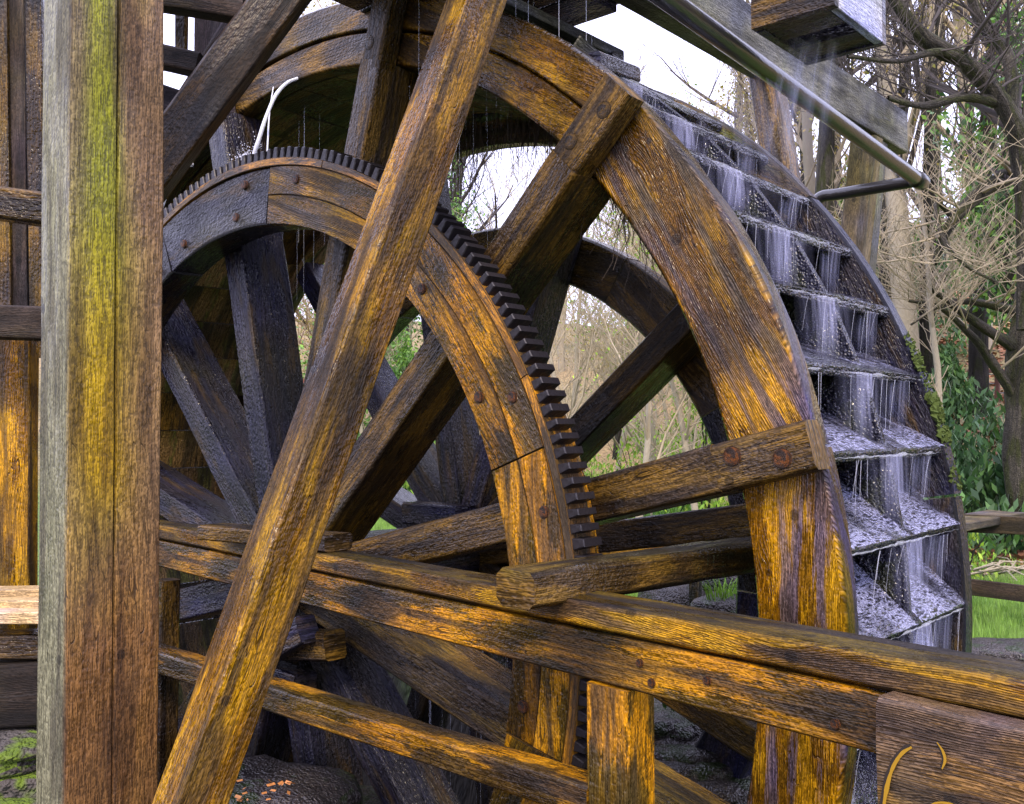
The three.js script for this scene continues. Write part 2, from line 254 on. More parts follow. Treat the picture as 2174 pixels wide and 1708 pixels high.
function rockGeo(rx, ry, rz, seed, det = 4) {
  const g = new THREE.IcosahedronGeometry(1, det), p = g.attributes.position, uv = g.attributes.uv;
  for (let i = 0; i < p.count; i++) {
    const x = p.getX(i), y = p.getY(i), z = p.getZ(i), k = Math.pow(Math.pow(Math.abs(x), 4) + Math.pow(Math.abs(y), 4) + Math.pow(Math.abs(z), 4), -.25) * (1 + .22 * fbm3(x * 1.3 + seed, y * 1.3, z * 1.3) + .1 * fbm3(x * 5 + seed, y * 5, z * 5));
    p.setXYZ(i, x * k * rx, y * k * ry, z * k * rz); uv.setXY(i, (x * rx + z * rz) * 1.3 + seed, (y * ry + z * rz * .6) * 1.3);
  }
  g.deleteAttribute('normal'); const idx = []; for (let i = 0; i < p.count; i++) idx.push(i);
  const key = new Map(), remap = []; for (let i = 0; i < p.count; i++) { const s = [p.getX(i), p.getY(i), p.getZ(i)].map((v) => v.toFixed(4)).join(); if (!key.has(s)) key.set(s, i); remap.push(key.get(s)); }
  g.setIndex(remap); g.computeVertexNormals(); const f = g.toNonIndexed(), P = f.attributes.position, U = f.attributes.uv, a = V(0, 0, 0), b = V(0, 0, 0), c = V(0, 0, 0);
  for (let i = 0; i < P.count; i += 3) {
    a.fromBufferAttribute(P, i); b.fromBufferAttribute(P, i + 1).sub(a); c.fromBufferAttribute(P, i + 2).sub(a); b.cross(c); const n = [Math.abs(b.x), Math.abs(b.y), Math.abs(b.z)], k = n[0] > n[1] && n[0] > n[2] ? 0 : n[1] > n[2] ? 1 : 2;
    for (let j = i; j < i + 3; j++) { const q = [P.getX(j), P.getY(j), P.getZ(j)]; U.setXY(j, q[(k + 1) % 3] * 1.4 + seed * .37, q[(k + 2) % 3] * 1.4 + seed * .71); }
  }
  return f;
}
const boltGeo = (r, h) => { const s = []; for (const [x, y] of [[.0001, h], [r * .6, h * .96], [r * .9, h * .7], [r, h * .25], [r, -.01]]) s.push(new THREE.Vector2(x, y)); const g = new THREE.LatheGeometry(s, 14); g.rotateX(Math.PI / 2); return g; };

// ---------------------------------------------------------------- ground
const W = -1.257, GY = -.9;
function groundHeight(x, z) {
  const dx = CAM.x - x, dz = CAM.z - z, d = Math.hypot(dx, dz), az = Math.atan2(dx, dz) / R;             // azimuth from -z towards -x
  const rightness = 1 - step(24, 31, az), far = mix(24, 11.5, rightness);
  const inView = step(-120, 0, az) * (1 - step(60, 110, az));
  let h = GY + inView * (mix(.27, .36, rightness) * Math.max(0, d - far) - mix(.0016, .0018, rightness) * Math.pow(Math.max(0, d - far), 2) * (d < 95 ? 1 : 0));
  if (d >= 95) h = GY + inView * (mix(.27, .36, rightness) * (95 - far) - .0017 * Math.pow(95 - far, 2));
  h += .10 * fbm3(x * .35, z * .35, 3) + (d > far ? 1.1 * fbm3(x * .12, z * .12, 9) * step(far, far + 8, d) : 0);
  const pit = step(-4.3, -3.4, x) * (1 - step(3.2, 3.9, x)) * step(-2.7, -1.9, z) * (1 - step(.35, .62, z)), under = (1 - step(2.6, 4.2, d)) * .5;
  return h - 2.1 * pit - under - .55 * (1 - step(.6, 1.6, z)) * step(2.6, 3.3, x) * (1 - step(4.5, 6, x)) * step(-4, -1, z);
}
{
  const NA = 260, ND = 130, pos = [], uv = [], idx = [], col = [];
  for (let j = 0; j <= ND; j++) for (let i = 0; i <= NA; i++) {
    const d = .25 * Math.pow(1600, j / ND), t = i / NA, az = (-180 + 360 * t) * R, x = CAM.x - d * Math.sin(az), z = CAM.z - d * Math.cos(az), y = groundHeight(x, z);
    pos.push(x, y, z); uv.push(x / 1.5, z / 1.5);
    const azd = az / R, right = 1 - step(24, 31, azd), far = mix(24, 11.5, right), n = fbm3(x * .5, z * .5, 5), lawn = 1 - step(far - 1.5, far + 2.5, d + 4 * n);
    const wet = y < GY - .5 || (z > -2.6 && x > -5 && x < 5) ? 1 : 0, leaf = step(-.1, .25, n + .1);
    const g = [.16, .28, .05], hill = [mix(.40, .50, leaf), mix(.33, .36, leaf), mix(.16, .17, leaf)], green = step(.05, .3, fbm3(x * .22, z * .22, 22));
    const hc = [mix(hill[0], .06, green * .6), mix(hill[1], .085, green * .6), mix(hill[2], .02, green * .6)], m = [.03, .024, .016];
    for (let k = 0; k < 3; k++) col.push(mix(mix(hc[k], g[k], lawn), m[k], wet));
  }
  for (let j = 0; j < ND; j++) for (let i = 0; i < NA; i++) { const p = j * (NA + 1) + i, q = p + NA + 1; idx.push(p, p + 1, q + 1, p, q + 1, q); }
  const gm = tex(512, 512, (q) => { const u = (q % 512) / 512, v = (q / 512 | 0) / 512, n = clamp(.35 + .9 * (tfbm(u, v, 30, 30, 301, 4) - .3) + .35 * (tn(u, v, 140, 140, 305) - .5)); return [enc(n), enc(n), enc(n * .95)]; }, true);
  const g = obj('ground', finish(pos, uv, idx, col), new THREE.MeshStandardMaterial({ map: gm, vertexColors: true, roughness: .95, bumpMap: pebble, bumpScale: .04 }));
  g.userData.kind = 'structure';
  const w = obj('water', new THREE.PlaneGeometry(8.4, 3.4, 8, 4).rotateX(-Math.PI / 2).translate(0, -2.72, -.7), new THREE.MeshPhysicalMaterial({ color: new THREE.Color().setRGB(.05, .045, .05), roughness: .12, bumpMap: pebble, bumpScale: .02 }));
  w.userData.kind = 'structure';
}
// ---------------------------------------------------------------- water wheel
const iso = (g, k = 4) => { const u = g.attributes.uv; for (let i = 0; i < u.count; i++) u.setX(i, u.getX(i) * k); return g; };
const pol = (r, a, z = 0) => V(r * Math.cos(a * R), r * Math.sin(a * R), z);
const wheel = thing('waterwheel', 'huge wet timber overshot water wheel with toothed gear ring and dripping buckets', 'water wheel');
const OFF = 14, N = 12;
{
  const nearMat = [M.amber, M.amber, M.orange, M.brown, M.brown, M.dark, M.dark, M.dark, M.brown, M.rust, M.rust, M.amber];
  const rim = sub('rim', wheel);
  for (let k = 0; k < N; k++) {
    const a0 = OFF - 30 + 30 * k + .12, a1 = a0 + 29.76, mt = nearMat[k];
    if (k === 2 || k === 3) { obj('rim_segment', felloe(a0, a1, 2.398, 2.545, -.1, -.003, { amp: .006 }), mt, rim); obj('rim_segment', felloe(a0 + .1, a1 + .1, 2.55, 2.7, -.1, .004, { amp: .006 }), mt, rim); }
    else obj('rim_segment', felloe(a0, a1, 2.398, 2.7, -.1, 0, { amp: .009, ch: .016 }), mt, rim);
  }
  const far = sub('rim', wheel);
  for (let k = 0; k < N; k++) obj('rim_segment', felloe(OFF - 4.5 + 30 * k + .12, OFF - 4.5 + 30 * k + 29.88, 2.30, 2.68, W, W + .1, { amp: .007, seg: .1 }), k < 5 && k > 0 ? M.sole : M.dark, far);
  // arms: a front half over the rim and a back half butting against its inside
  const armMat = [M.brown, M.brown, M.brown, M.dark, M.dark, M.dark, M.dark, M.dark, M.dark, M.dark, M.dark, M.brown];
  for (let k = 0; k < N; k++) {
    const a = OFF + 30 * k, mt = armMat[k], w = .15 + .012 * Math.sin(k * 2.3);
    const s = obj('spoke', [beam(arr(pol(2.36, a, .053)), arr(pol(2.715, a, .053)), w, .104, { up: [0, 0, 1], ch: .016, amp: .003, seed: 500 + k }), beam(arr(pol(.16, a, -.031)), arr(pol(2.391, a, -.031)), w + .003, .274, { up: [0, 0, 1], ch: .014, amp: .006, seed: 500 + k, ...(k === 11 ? { shade: [1.7, 1.8, 2.4], top: [1.3, 1.4, 1.8], bottom: [1.3, 1.4, 1.8] } : {}) })], mt, wheel);  // one lower arm tinted paler and bluer to paint its lit upper face
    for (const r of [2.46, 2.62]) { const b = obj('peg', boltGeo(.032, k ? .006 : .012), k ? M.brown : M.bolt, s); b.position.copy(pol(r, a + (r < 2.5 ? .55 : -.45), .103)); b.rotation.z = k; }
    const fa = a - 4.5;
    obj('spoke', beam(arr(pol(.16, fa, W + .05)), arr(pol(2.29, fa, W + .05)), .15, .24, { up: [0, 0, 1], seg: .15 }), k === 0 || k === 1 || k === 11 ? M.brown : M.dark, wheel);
  }
  // drum boards that close the buckets towards the axle
  const drum = sub('drum', wheel), NB = 56, DA = 360 / NB, B0 = 13.2;
  const soleVar = [0, 1, 2, 3].map((i) => felloe(.05, DA - .1, 2.402, 2.428, W + .102, -.102, { ch: .005, seg: .14, amp: .004 }));
  for (let i = 0; i < NB; i++) { const m = obj('sole_board', soleVar[i % 4], (i % 5 === 2) ? M.brown : M.sole, drum); m.rotation.z = (B0 + DA * i + 2) * R; }
  // buckets: a sloping floor board and a middle partition each
  const P = [0, 1, 2].map(() => {
    const a = pol(2.667, 0), b = pol(2.432, 5.2), c = a.clone().add(b).multiplyScalar(.5), d = b.clone().sub(a), w = d.length(); d.normalize();
    const up = [-d.y, d.x, 0]; if (up[1] < 0) { up[0] *= -1; up[1] *= -1; }
    const fl = iso(beam([c.x, c.y, -.102], [c.x, c.y, W + .102], w, .042, { up, ch: .008, amp: .009, seg: .03, bottom: [.8, .8, .8] }), 2);
    const p0 = pol(2.655, .6), p1 = pol(2.655, DA - .55), p2 = pol(2.435, DA + 4.4), p3 = pol(2.435, 5.7), sh = new THREE.Shape([p0, p1, p2, p3].map((v) => new THREE.Vector2(v.x, v.y)));
    const pt = new THREE.ExtrudeGeometry(sh, { depth: .026, bevelEnabled: true, bevelSize: .004, bevelThickness: .004, bevelSegments: 1, steps: 1 }); pt.translate(0, 0, W / 2 - .02);
    const u = pt.attributes.uv; for (let i = 0; i < u.count; i++) u.setXY(i, u.getX(i) * 1.5, u.getY(i) * 1.5);
    return [fl, pt];
  });
  for (let i = 0; i < NB; i++) {
    const b = sub('bucket', wheel); b.rotation.z = (B0 + DA * i) * R;
    obj('floor_board', P[i % 3][0], M.bucket, b); obj('partition', P[i % 3][1], M.bucket, b);
  }
  // gear ring
  const gear = sub('gear_ring', wheel), cut = [-42, -12, 19.9, 52, 84.2, 113.5, 143, 172, 198, 228, 258, 288, 318];
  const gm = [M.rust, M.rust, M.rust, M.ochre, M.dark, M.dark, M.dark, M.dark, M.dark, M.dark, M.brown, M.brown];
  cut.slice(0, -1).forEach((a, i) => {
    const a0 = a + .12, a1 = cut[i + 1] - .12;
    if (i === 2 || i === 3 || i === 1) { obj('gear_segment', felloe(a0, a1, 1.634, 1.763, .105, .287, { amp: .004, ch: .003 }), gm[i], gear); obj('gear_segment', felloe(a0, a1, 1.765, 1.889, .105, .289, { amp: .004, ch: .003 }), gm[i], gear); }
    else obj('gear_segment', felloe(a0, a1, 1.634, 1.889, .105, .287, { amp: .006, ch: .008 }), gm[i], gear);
    for (const [t, r] of (i % 2 ? [[.12, 1.70], [.8, 1.83]] : [[.2, 1.83], [.28, 1.69], [.82, 1.71]])) { const b = obj('bolt', boltGeo(.022, .01), M.bolt, gear); b.position.copy(pol(r, mix(a0, a1, t), .289)); }
  });
  for (let i = 0; i < 16; i++) obj('rack_segment', felloe(22.5 * i + 5.1, 22.5 * i + 27.5, 1.892, 1.926, .17, .292, { ch: .003, amp: .002 }), M.ironTan, gear);
  const ts = new THREE.Shape([[1.924, -.0155], [1.948, -.0115], [1.968, -.009], [1.968, .009], [1.948, .0115], [1.924, .0155]].map((p) => new THREE.Vector2(...p)));
  const tg = new THREE.ExtrudeGeometry(ts, { depth: .094, bevelEnabled: true, bevelSize: .003, bevelThickness: .004, bevelSegments: 1 }); tg.translate(0, 0, .188);
  const rt = rng(77);
  for (let i = 0; i < 240; i++) { const t = obj('tooth', tg, M.iron, gear); t.rotation.z = (1.5 * i + .75 + .12 * (rt() - .5)) * R; t.scale.set(1 + .005 * (rt() - .5), 1 + .25 * (rt() - .5), 1); }
  const back = sub('brace_ring', wheel);
  for (let k = 0; k < N; k++) obj('ring_segment', felloe(-2 + 30 * k + .12, -2 + 30 * k + 29.88, 1.605, 1.872, W - .22, W - .076, { amp: .006, seg: .08 }), k > 0 && k < 4 ? M.brown : M.dark, back);
  // axle and its wedged hub blocks
  const ax = [], ar = []; for (let i = 0; i <= 30; i++) { ax.push(V(0, 0, mix(.22, W - .6, i / 30))); ar.push(.185); }
  obj('shaft', tube(ax, ar, 12, { lump: .03, cap: true }), M.dark, wheel);
  for (const [x0, y0, x1, y1, z, w, mt] of [[.02, -.28, .58, -.2, .22, .11, M.brown], [-.3, -.4, .35, -.42, .2, .12, M.dark], [.24, -.25, .5, -.13, .3, .1, M.dark], [-.22, .235, .2, .235, W + .30, .16, M.dark], [.23, .19, .42, .17, W + .30, .2, M.dark]])
    obj('hub_block', beam([x0, y0, z], [x1, y1, z], w, .12, { amp: .006 }), mt, wheel);
  // moss on the far rim
  const rm = rng(5), mg = [];
  for (let i = 0; i < 900; i++) { const a = mix(9, 25, .5 * rm() + .5 * rm()), k = step(-.25, .25, noise3(a * .9, 3, 7)) * (1 - Math.abs(a - 17) / 9); if (rm() > .15 + k) continue; const s = (.004 + .006 * rm()) * (.5 + .6 * k), g = new THREE.TetrahedronGeometry(s * 1.5, 0); g.scale(1, 1.6, 1.2); g.rotateX(rm() * 6); g.rotateY(rm() * 6); g.translate(...arr(pol(2.68 + .009 * rm() * rm(), a, W + .1 * rm()))); mg.push(g); }
  obj('moss', mg, M.moss, wheel).userData.kind = 'stuff';
}
// roots and moss threads hanging from the drum
{
  const r = rng(31), g = [];
  for (let i = 0; i < 420; i++) {
    const nearEdge = r() < .22, a = nearEdge ? mix(36, 52, r()) : mix(48, 92, r()), p = pol(2.395, a, nearEdge ? -.1 - .5 * r() : mix(W + .12, W + .5, r() * r())), L = (nearEdge ? .1 + .3 * r() : .15 + .5 * r() * r()), pts = []; let x = 0, z = 0;
    for (let k = 0; k <= 5; k++) { pts.push(p.clone().add(V(x, -L * k / 5, z))); x += .035 * (r() - .5) * (1 + k * .4); z += .035 * (r() - .5) * (1 + k * .4); }
    g.push(tube(pts, pts.map((_, k) => .0028 * (1 - k / 6.5)), 3));
  }
  const h = tag(obj('hanging_roots', g, plain(.05, .035, .022, .8)), 'dark stringy roots hanging inside the top of the wheel', 'roots'); h.userData.kind = 'stuff';
}

// ---------------------------------------------------------------- water
{
  const r = rng(8), DA = 360 / 56, B0 = 13.2, thin = [], drip = [];
  const drop = (p, L, rad, out = .02, list = thin) => { const pts = []; for (let k = 0; k <= 4; k++) { const t = k / 4; pts.push(V(p.x + out * t, p.y - L * t * t * .4 - L * t * .6, p.z)); } list.push(tube(pts, pts.map((_, k) => rad * (1 - .5 * k / 4)), 4)); };
  // falling films: u runs across the film, v down it
  const film = (seed, lo, gain, mid) => tex(512, 128, (q) => {
    const u = (q % 512) / 512, v = (q / 512 | 0) / 127, st = mid ? tfbm(u, v * .12, 12, 2, seed, 4) : tfbm(u, v * .12, 26, 2, seed, 3) * .82 + .18 * tn(u, v * .1, 110, 1, seed + 7), e = mid ? Math.exp(-Math.pow((u - .5) / .16, 2)) : step(0, .06, u) * (1 - step(.94, 1, u)) * step(.35, .6, tn(u, 0, 7, 1, seed + 19)) * (1 - .7 * Math.exp(-Math.pow((u - .5) / .12, 2)));
    const a = 255 * clamp((st - lo) * gain) * e * (1 - step(.45, 1, v + .45 * (st - .5))) * step(0, .02, v); return [a, a, a];
  });
  const fm = (t, o) => new THREE.MeshPhysicalMaterial({ color: new THREE.Color().setRGB(.66, .68, 1), roughness: .5, transparent: true, opacity: o, alphaMap: t, side: THREE.DoubleSide });
  const curtain = fm(film(401, .48, 1.9, 0), .36), plume = fm(film(431, .32, 1.3, 1), .8), mist = fm(film(451, .3, 1.1, 1), .16), column = fm(film(471, .3, 1.6, 1), .42);
  const sheet = (A, B, L, out, o = {}) => { const pos = [], uv = [], idx = [], n = 12, m = 7; for (let j = 0; j <= m; j++) for (let i = 0; i <= n; i++) { const u = i / n, t = j / m, p = A.clone().lerp(B, u), wv = .006 * noise3(u * 9, t * 2, o.s ?? 1); pos.push(p.x + out * t + wv, p.y - L * (.55 * t + .45 * t * t), p.z + (o.dz ?? 0) * t); uv.push(u, t); if (i < n && j < m) { const k = j * (n + 1) + i; idx.push(k, k + 1, k + n + 2, k, k + n + 2, k + n + 1); } } return finish(pos, uv, idx); };
  const cs = [], ps = [], beads = [], foam = [];
  for (let i = -4; i < 9; i++) {
    const a = B0 + DA * i, e = pol(2.674, a), below = pol(2.6, a - DA), L = Math.min(.26, (e.y - below.y) * .85 + .03) * (i > 3 ? .75 : 1), zc = mix(-.44, -.72, step(6, -3, i));
    cs.push(sheet(V(e.x - .006, e.y - .010, -.11), V(e.x - .006, e.y - .010, W + .11), L, -.02, { s: i }), sheet(V(e.x - .03, e.y - .014, -.12), V(e.x - .03, e.y - .014, W + .14), L * .8, -.02, { s: i + 40 }));
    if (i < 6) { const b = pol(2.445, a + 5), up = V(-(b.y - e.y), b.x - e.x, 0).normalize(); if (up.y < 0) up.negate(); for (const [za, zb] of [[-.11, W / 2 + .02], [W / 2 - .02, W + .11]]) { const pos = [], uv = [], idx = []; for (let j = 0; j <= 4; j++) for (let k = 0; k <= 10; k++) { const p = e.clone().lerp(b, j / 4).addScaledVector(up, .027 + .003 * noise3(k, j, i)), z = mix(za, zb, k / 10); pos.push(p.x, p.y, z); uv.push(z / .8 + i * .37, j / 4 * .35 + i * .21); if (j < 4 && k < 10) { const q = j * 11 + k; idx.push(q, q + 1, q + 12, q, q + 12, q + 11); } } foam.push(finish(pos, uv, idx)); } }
    if (i < 7) for (let k = 0; k < 2; k++) ps.push(sheet(V(e.x + .004, e.y + .004, zc + .46 - .16 * k), V(e.x + .004, e.y + .004, zc - .40 + .1 * k), L * 1.15, .02 - .03 * k, { s: i + 80 + k * 9 }));
    { const pts = [], rr = []; for (let k = 0; k <= 60; k++) { const z = mix(-.104, W + .104, k / 60); pts.push(V(e.x + .002 + .003 * noise3(z * 40, i, 3), e.y - .002 + .003 * noise3(z * 35, i, 8), z)); rr.push(Math.max(.0006, .0012 + .006 * noise3(z * 11, i * 3, 1)) + .004 * Math.exp(-Math.pow((z - zc) / .12, 2))); } beads.push(tube(pts, rr, 5)); }
    for (let k = 0; k < 9; k++) drop(V(e.x - .004, e.y - .012, mix(-.11, W + .12, r())), L * (.3 + .6 * r()), .0007 + .0009 * r(), -.03 + .03 * r());
  }
  const stuff = (o) => { o.userData.kind = 'stuff'; o.castShadow = false; };
  stuff(tag(obj('water_film', cs, curtain), 'thin curtains of water dripping off the edges of the wheel buckets', 'water'));
  stuff(tag(obj('water_stream', ps, plume), 'white stream of water pouring down the middle of the buckets', 'water'));
  stuff(tag(obj('water_drips', thin, M.thinWater), 'fine single threads of water falling between the bucket edges', 'water'));
  stuff(tag(obj('water_edge', beads, M.bead), 'glistening beads of water along the lips of the bucket boards', 'water'));
  { const ft = tex(512, 512, (q) => { const u = (q % 512) / 512, v = (q / 512 | 0) / 512, n = Math.abs(tfbm(u, v, 26, 120, 611, 3) - .5) * 2, m = tfbm(u, v, 5, 4, 621, 4), a = 255 * clamp((.42 - n) * 2.2) * step(.3, .62, m); return [a, a, a]; }); stuff(tag(obj('water_sheet', foam, new THREE.MeshPhysicalMaterial({ color: new THREE.Color().setRGB(.58, .6, .88), roughness: .2, transparent: true, opacity: .5, alphaMap: ft, bumpMap: pebble, bumpScale: .01, side: THREE.DoubleSide })), 'rippling water film on the bucket floors with a pale sheen coloured in', 'water')); }  // foamy water film; its violet-silver colour also paints the sky sheen of the floors
  const sp = [];
  { const cl = []; for (let k = 0; k < 3; k++) cl.push(sheet(V(2.16 + .05 * k, 2.29, -.74 - .06 * k), V(2.16 + .05 * k, 2.29, -1.10 - .03 * k), .5, -.08, { s: k + 5 }));
    for (const x of [2.1, 2.18]) cl.push(sheet(V(x, 2.28, -.84), V(x, 2.28, -1.02), .6, -.14, { s: x })); stuff(tag(obj('water_stream', cl, column), 'white fan of water leaving the bottom of the spout box', 'water')); }
  for (let k = 0; k < 3; k++) sp.push(sheet(V(1.92 + .1 * k, 2.16 - .04 * k, -.30), V(1.92 + .1 * k, 2.16 - .04 * k, -1.12), .75, .12, { s: k + 15 }));
  sp.push(sheet(V(1.84, 2.3, -1.3), V(1.84, 2.3, -2.0), .5, 0, { s: 33 }));
  stuff(tag(obj('water_stream', sp, mist), 'pale water pouring from the flume spout over the pipe onto the wheel', 'water'));
  for (let k = 0; k < 26; k++) drop(V(mix(.6, 1.4, r()), 2.57, mix(.1, -.8, r())), .25 + .3 * r(), .0008 + .002 * r(), 0, drip);
  for (let k = 0; k < 26; k++) { const a = mix(58, 110, r()); drop(pol(2.39, a, mix(-.15, -1, r())), .4 + .6 * r(), .0008 + .0016 * r(), 0, drip); }
  for (let k = 0; k < 30; k++) drop(V(mix(.2, 1.0, r()), mix(-.2, .2, r()) - .3, mix(-.2, -1.2, r())), .4 + .5 * r(), .0008 + .0014 * r(), 0, drip);
  stuff(tag(obj('water_drips', drip, M.thinWater), 'drips falling from the flume bottom and inside the wheel', 'water'));
  const jet = (name, label, pts, r0, r1) => { const c = spline(pts, 30), t = obj(name, tube(c, c.map((_, i) => mix(r0, r1, i / 30) * (1 + .12 * noise3(i * .5, 2, 5))), 9), M.jet); tag(t, label, 'water'); };
  jet('water_jet', 'bright arc of water spurting from the rim down to the gear teeth', [on(632, 166, 'z', .02), on(612, 174, 'z', .06), on(588, 198, 'z', .12), on(566, 245, 'z', .18), on(548, 300, 'z', .22), on(538, 330, 'z', .23)], .007, .010);
  jet('water_jet', 'thin second strand of water beside the bright arc above the gear', [on(580, 185, 'z', .02), on(572, 240, 'z', .1), on(567, 322, 'z', .2)], .003, .004);
  jet('water_jet', 'broad bright spurt of water beside the left post above the gear', [on(408, 348, 'z', .0), on(388, 352, 'z', .05), on(366, 372, 'z', .1), on(350, 402, 'z', .15), on(338, 440, 'z', .18)], .016, .022);
  const sg = []; const s0 = on(520, 342, 'z', .25); for (let k = 0; k < 700; k++) { const q = .15 * r() * r() * r(), a = r() * TAU, g = new THREE.IcosahedronGeometry(.0012 + .0035 * r() * r(), 0); g.translate(s0.x + q * Math.cos(a) * 1.3, s0.y + Math.abs(q * Math.sin(a)), s0.z + .04 * (r() - .5)); sg.push(g); }
  const sph = tag(obj('water_splash', sg, M.water), 'sparkling splash where the water arc hits the gear teeth', 'water'); sph.userData.kind = 'stuff';
}

// ---------------------------------------------------------------- foreground timbers
{
  // big post at the left: two timbers side by side
  const post = thing('timber_post', 'massive square post at left stained yellow green with a long crack', 'post', [1.05, GY, 1.46]);
  const stain = (P) => {
    const y = P.y + GY, px = P.x, pz = P.z + 1.46;                      // local to world height
    const n = fbm3(P.x * 4, y * 1.3, P.z * 9, 2), n2 = fbm3(P.x * 14 + 3, y * 5, P.z * 14, 5), face = px > .08 ? 1 : 0;
    if (!face) return [.52 + .1 * n2, .60 + .1 * n2, .50 + .1 * n2];
    const c = 1.505 + .03 * n, band = Math.exp(-Math.pow((pz - c) / (.035 + .05 * step(1.9, .9, y)), 2)) * step(.15, .7, y + .3 * n), ye = step(1.5, .6, y);
    const low = 1 - step(.05, .55, y + .25 * n);
    const rt = step(1.50, 1.42, pz + .03 * n2), base = [mix(mix(.40, .48, rt), .46, low), mix(mix(.36, .34, rt), .27, low), mix(mix(.22, .22, rt), .12, low)], gold = [mix(.46, .85, ye), mix(.56, .62, ye), mix(.03, .015, ye)], k = clamp(band * 1.25 + .25 * n2);
    return [0, 1, 2].map((i) => clamp(mix(base[i], gold[i], k) * (1 + .5 * n2), .02, 1));
  };
  const stain2 = (P) => { const y = P.y + GY, n = fbm3(P.x * 9, y * 3, P.z * 9, 7), low = 1 - step(.1, 1, y + .3 * n); return [mix(.46, .52, low), mix(.36, .28, low), mix(.23, .11, low)].map((v) => clamp(v * (1 + .8 * n), .02, 1)); };
  obj('timber', beam([0, 0, .07], [-.01, 4.2, .07], .195, .133, { up: [0, 0, 1], ch: .006, amp: .004, seg: .03, tint: stain }), M.post, post);
  obj('timber', beam([.004, 0, -.066], [-.004, 4.2, -.072], .193, .139, { up: [0, 0, 1], ch: .006, amp: .005, seg: .03, tint: stain }), M.post, post);

  // raking prop
  tag(obj('timber_brace', beam([1.44, -.93, 1.66], [1.44, 3.15, -.13], .122, .165, { up: [0, .4, .92], ch: .009, amp: .006, seg: .04, taper: 1.08 }), M.orange), 'big orange wet timber prop leaning across in front of the gear ring', 'brace');

  // railing in front of the wheel
  const zf = (x) => .44 + .12 * (x - .9);
  const rail = thing('wheel_railing', 'wet orange wooden railing running in front of the wheel pit', 'railing');
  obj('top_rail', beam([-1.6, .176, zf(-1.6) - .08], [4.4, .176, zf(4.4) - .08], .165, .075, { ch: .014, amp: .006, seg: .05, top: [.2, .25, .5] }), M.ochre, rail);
  obj('rail_board', beam([-1.6, .062, zf(-1.6) - .035], [4.4, .062, zf(4.4) - .035], .055, .136, { ch: .008, amp: .004, seg: .05 }), M.rust, rail);
  obj('lower_rail', beam([-1.2, -.34, .50], [2.2, -.345, .555], .12, .098, { ch: .012, amp: .006, seg: .05 }), M.rust, rail);
  obj('rail_post', beam([2.262, -1.2, .535], [2.262, -.012, .535], .145, .14, { ch: .01, amp: .006, seg: .05 }), M.rust, rail);
  const lp = on(353, 1300, 'z', .40).x; obj('rail_post', beam([lp, -1.2, .41], [lp, -.012, .40], .09, .10, { ch: .01, amp: .006 }), M.brown, rail);
  for (const [x, y] of [[2.38, .075], [2.6, .07], [2.42, .03], [2.95, .04]]) { const b = obj('bolt', boltGeo(.012, .008), M.bolt, rail); b.position.set(x, y, zf(x) - .004); b.rotation.y = -.12; }
  tag(obj('bearing_plank', beam([-.05, .25, .42], [.74, .25, .33], .15, .062, { amp: .005 }), M.brown), 'short brown plank lying on the railing behind the prop', 'plank');
  tag(obj('log', beam([2.03, .250, .72], [2.12, .222, -1.05], .15, .11, { ch: .022, amp: .012, seg: .03, top: [.7, .85, 1.2] }), M.brown), 'rough rounded timber resting on the railing and reaching into the wheel', 'log');

  // carved sign
  const sign = thing('carved_sign', 'carved brown wooden sign fixed to the railing at lower right', 'sign', [3.09, .15, .745]); sign.rotation.y = -.12;
  obj('board', beam([0, -.27, 0], [1.4, -.27, 0], .085, .53, { ch: .012, amp: .007, seg: .03 }), M.sign, sign);
  const yellow = plain(.34, .19, .008, .45), grooveShade = plain(.02, .012, .006, .6), front = .0475;
  const stroke = (pts, w, name) => {
    const c = spline(pts.map(([x, y]) => V(x, y, front)), 30), mk = (off, ww, z) => { const pos = [], uv = [], idx = []; c.forEach((p, i) => { const t = c[Math.min(30, i + 1)].clone().sub(c[Math.max(0, i - 1)]).normalize(), nx = -t.y, ny = t.x, e = ww * (.35 + .65 * Math.sin(Math.PI * clamp(i / 30, .04, .96))) * (.9 + .4 * noise3(p.x * 90, p.y * 60, ww * 900)); for (const s of [off - e, off + e]) { pos.push(p.x + nx * s, p.y + ny * s, z); uv.push(s, i); } if (i < 30) idx.push(i * 2, i * 2 + 2, i * 2 + 1, i * 2 + 1, i * 2 + 2, i * 2 + 3); }); return finish(pos, uv, idx); };
    obj(name, mk(-w * .35, w * .75, front), grooveShade, sign); obj(name, mk(w * .25, w * .5, front + .003), yellow, sign);  // flat ribbons: the dark one paints the shaded side of a groove
  };
  stroke([[.076, -.085], [.056, -.102], [.036, -.135], [.022, -.18], [.014, -.23], [.016, -.31]], .009, 'carved_curve');
  stroke([[.128, -.066], [.139, -.08], [.143, -.096], [.137, -.114]], .006, 'carved_mark');
  stroke([[.105, -.21], [.122, -.188], [.15, -.18], [.172, -.186], [.184, -.21]], .006, 'carved_letter');
  stroke([[.255, -.182], [.29, -.172], [.33, -.175], [.36, -.19]], .006, 'carved_letter');

  // knee braces and framing at the upper left, under the roof of the shed
  const kb = (name, label, a, b, w, h, m, o = {}) => tag(obj(name, beam(a, b, w, h, { amp: .004, ...o }), m), label, 'beam');
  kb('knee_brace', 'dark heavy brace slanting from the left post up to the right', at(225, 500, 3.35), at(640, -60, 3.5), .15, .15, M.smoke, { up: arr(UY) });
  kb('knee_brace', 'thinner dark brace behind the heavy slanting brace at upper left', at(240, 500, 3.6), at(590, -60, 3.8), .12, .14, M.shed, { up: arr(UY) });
  kb('frame_board', 'wide dark upright board right of the small bright opening', at(446, 250, 3.9), at(448, -80, 3.9), .12, .04, M.shed, { up: arr(FZ) });
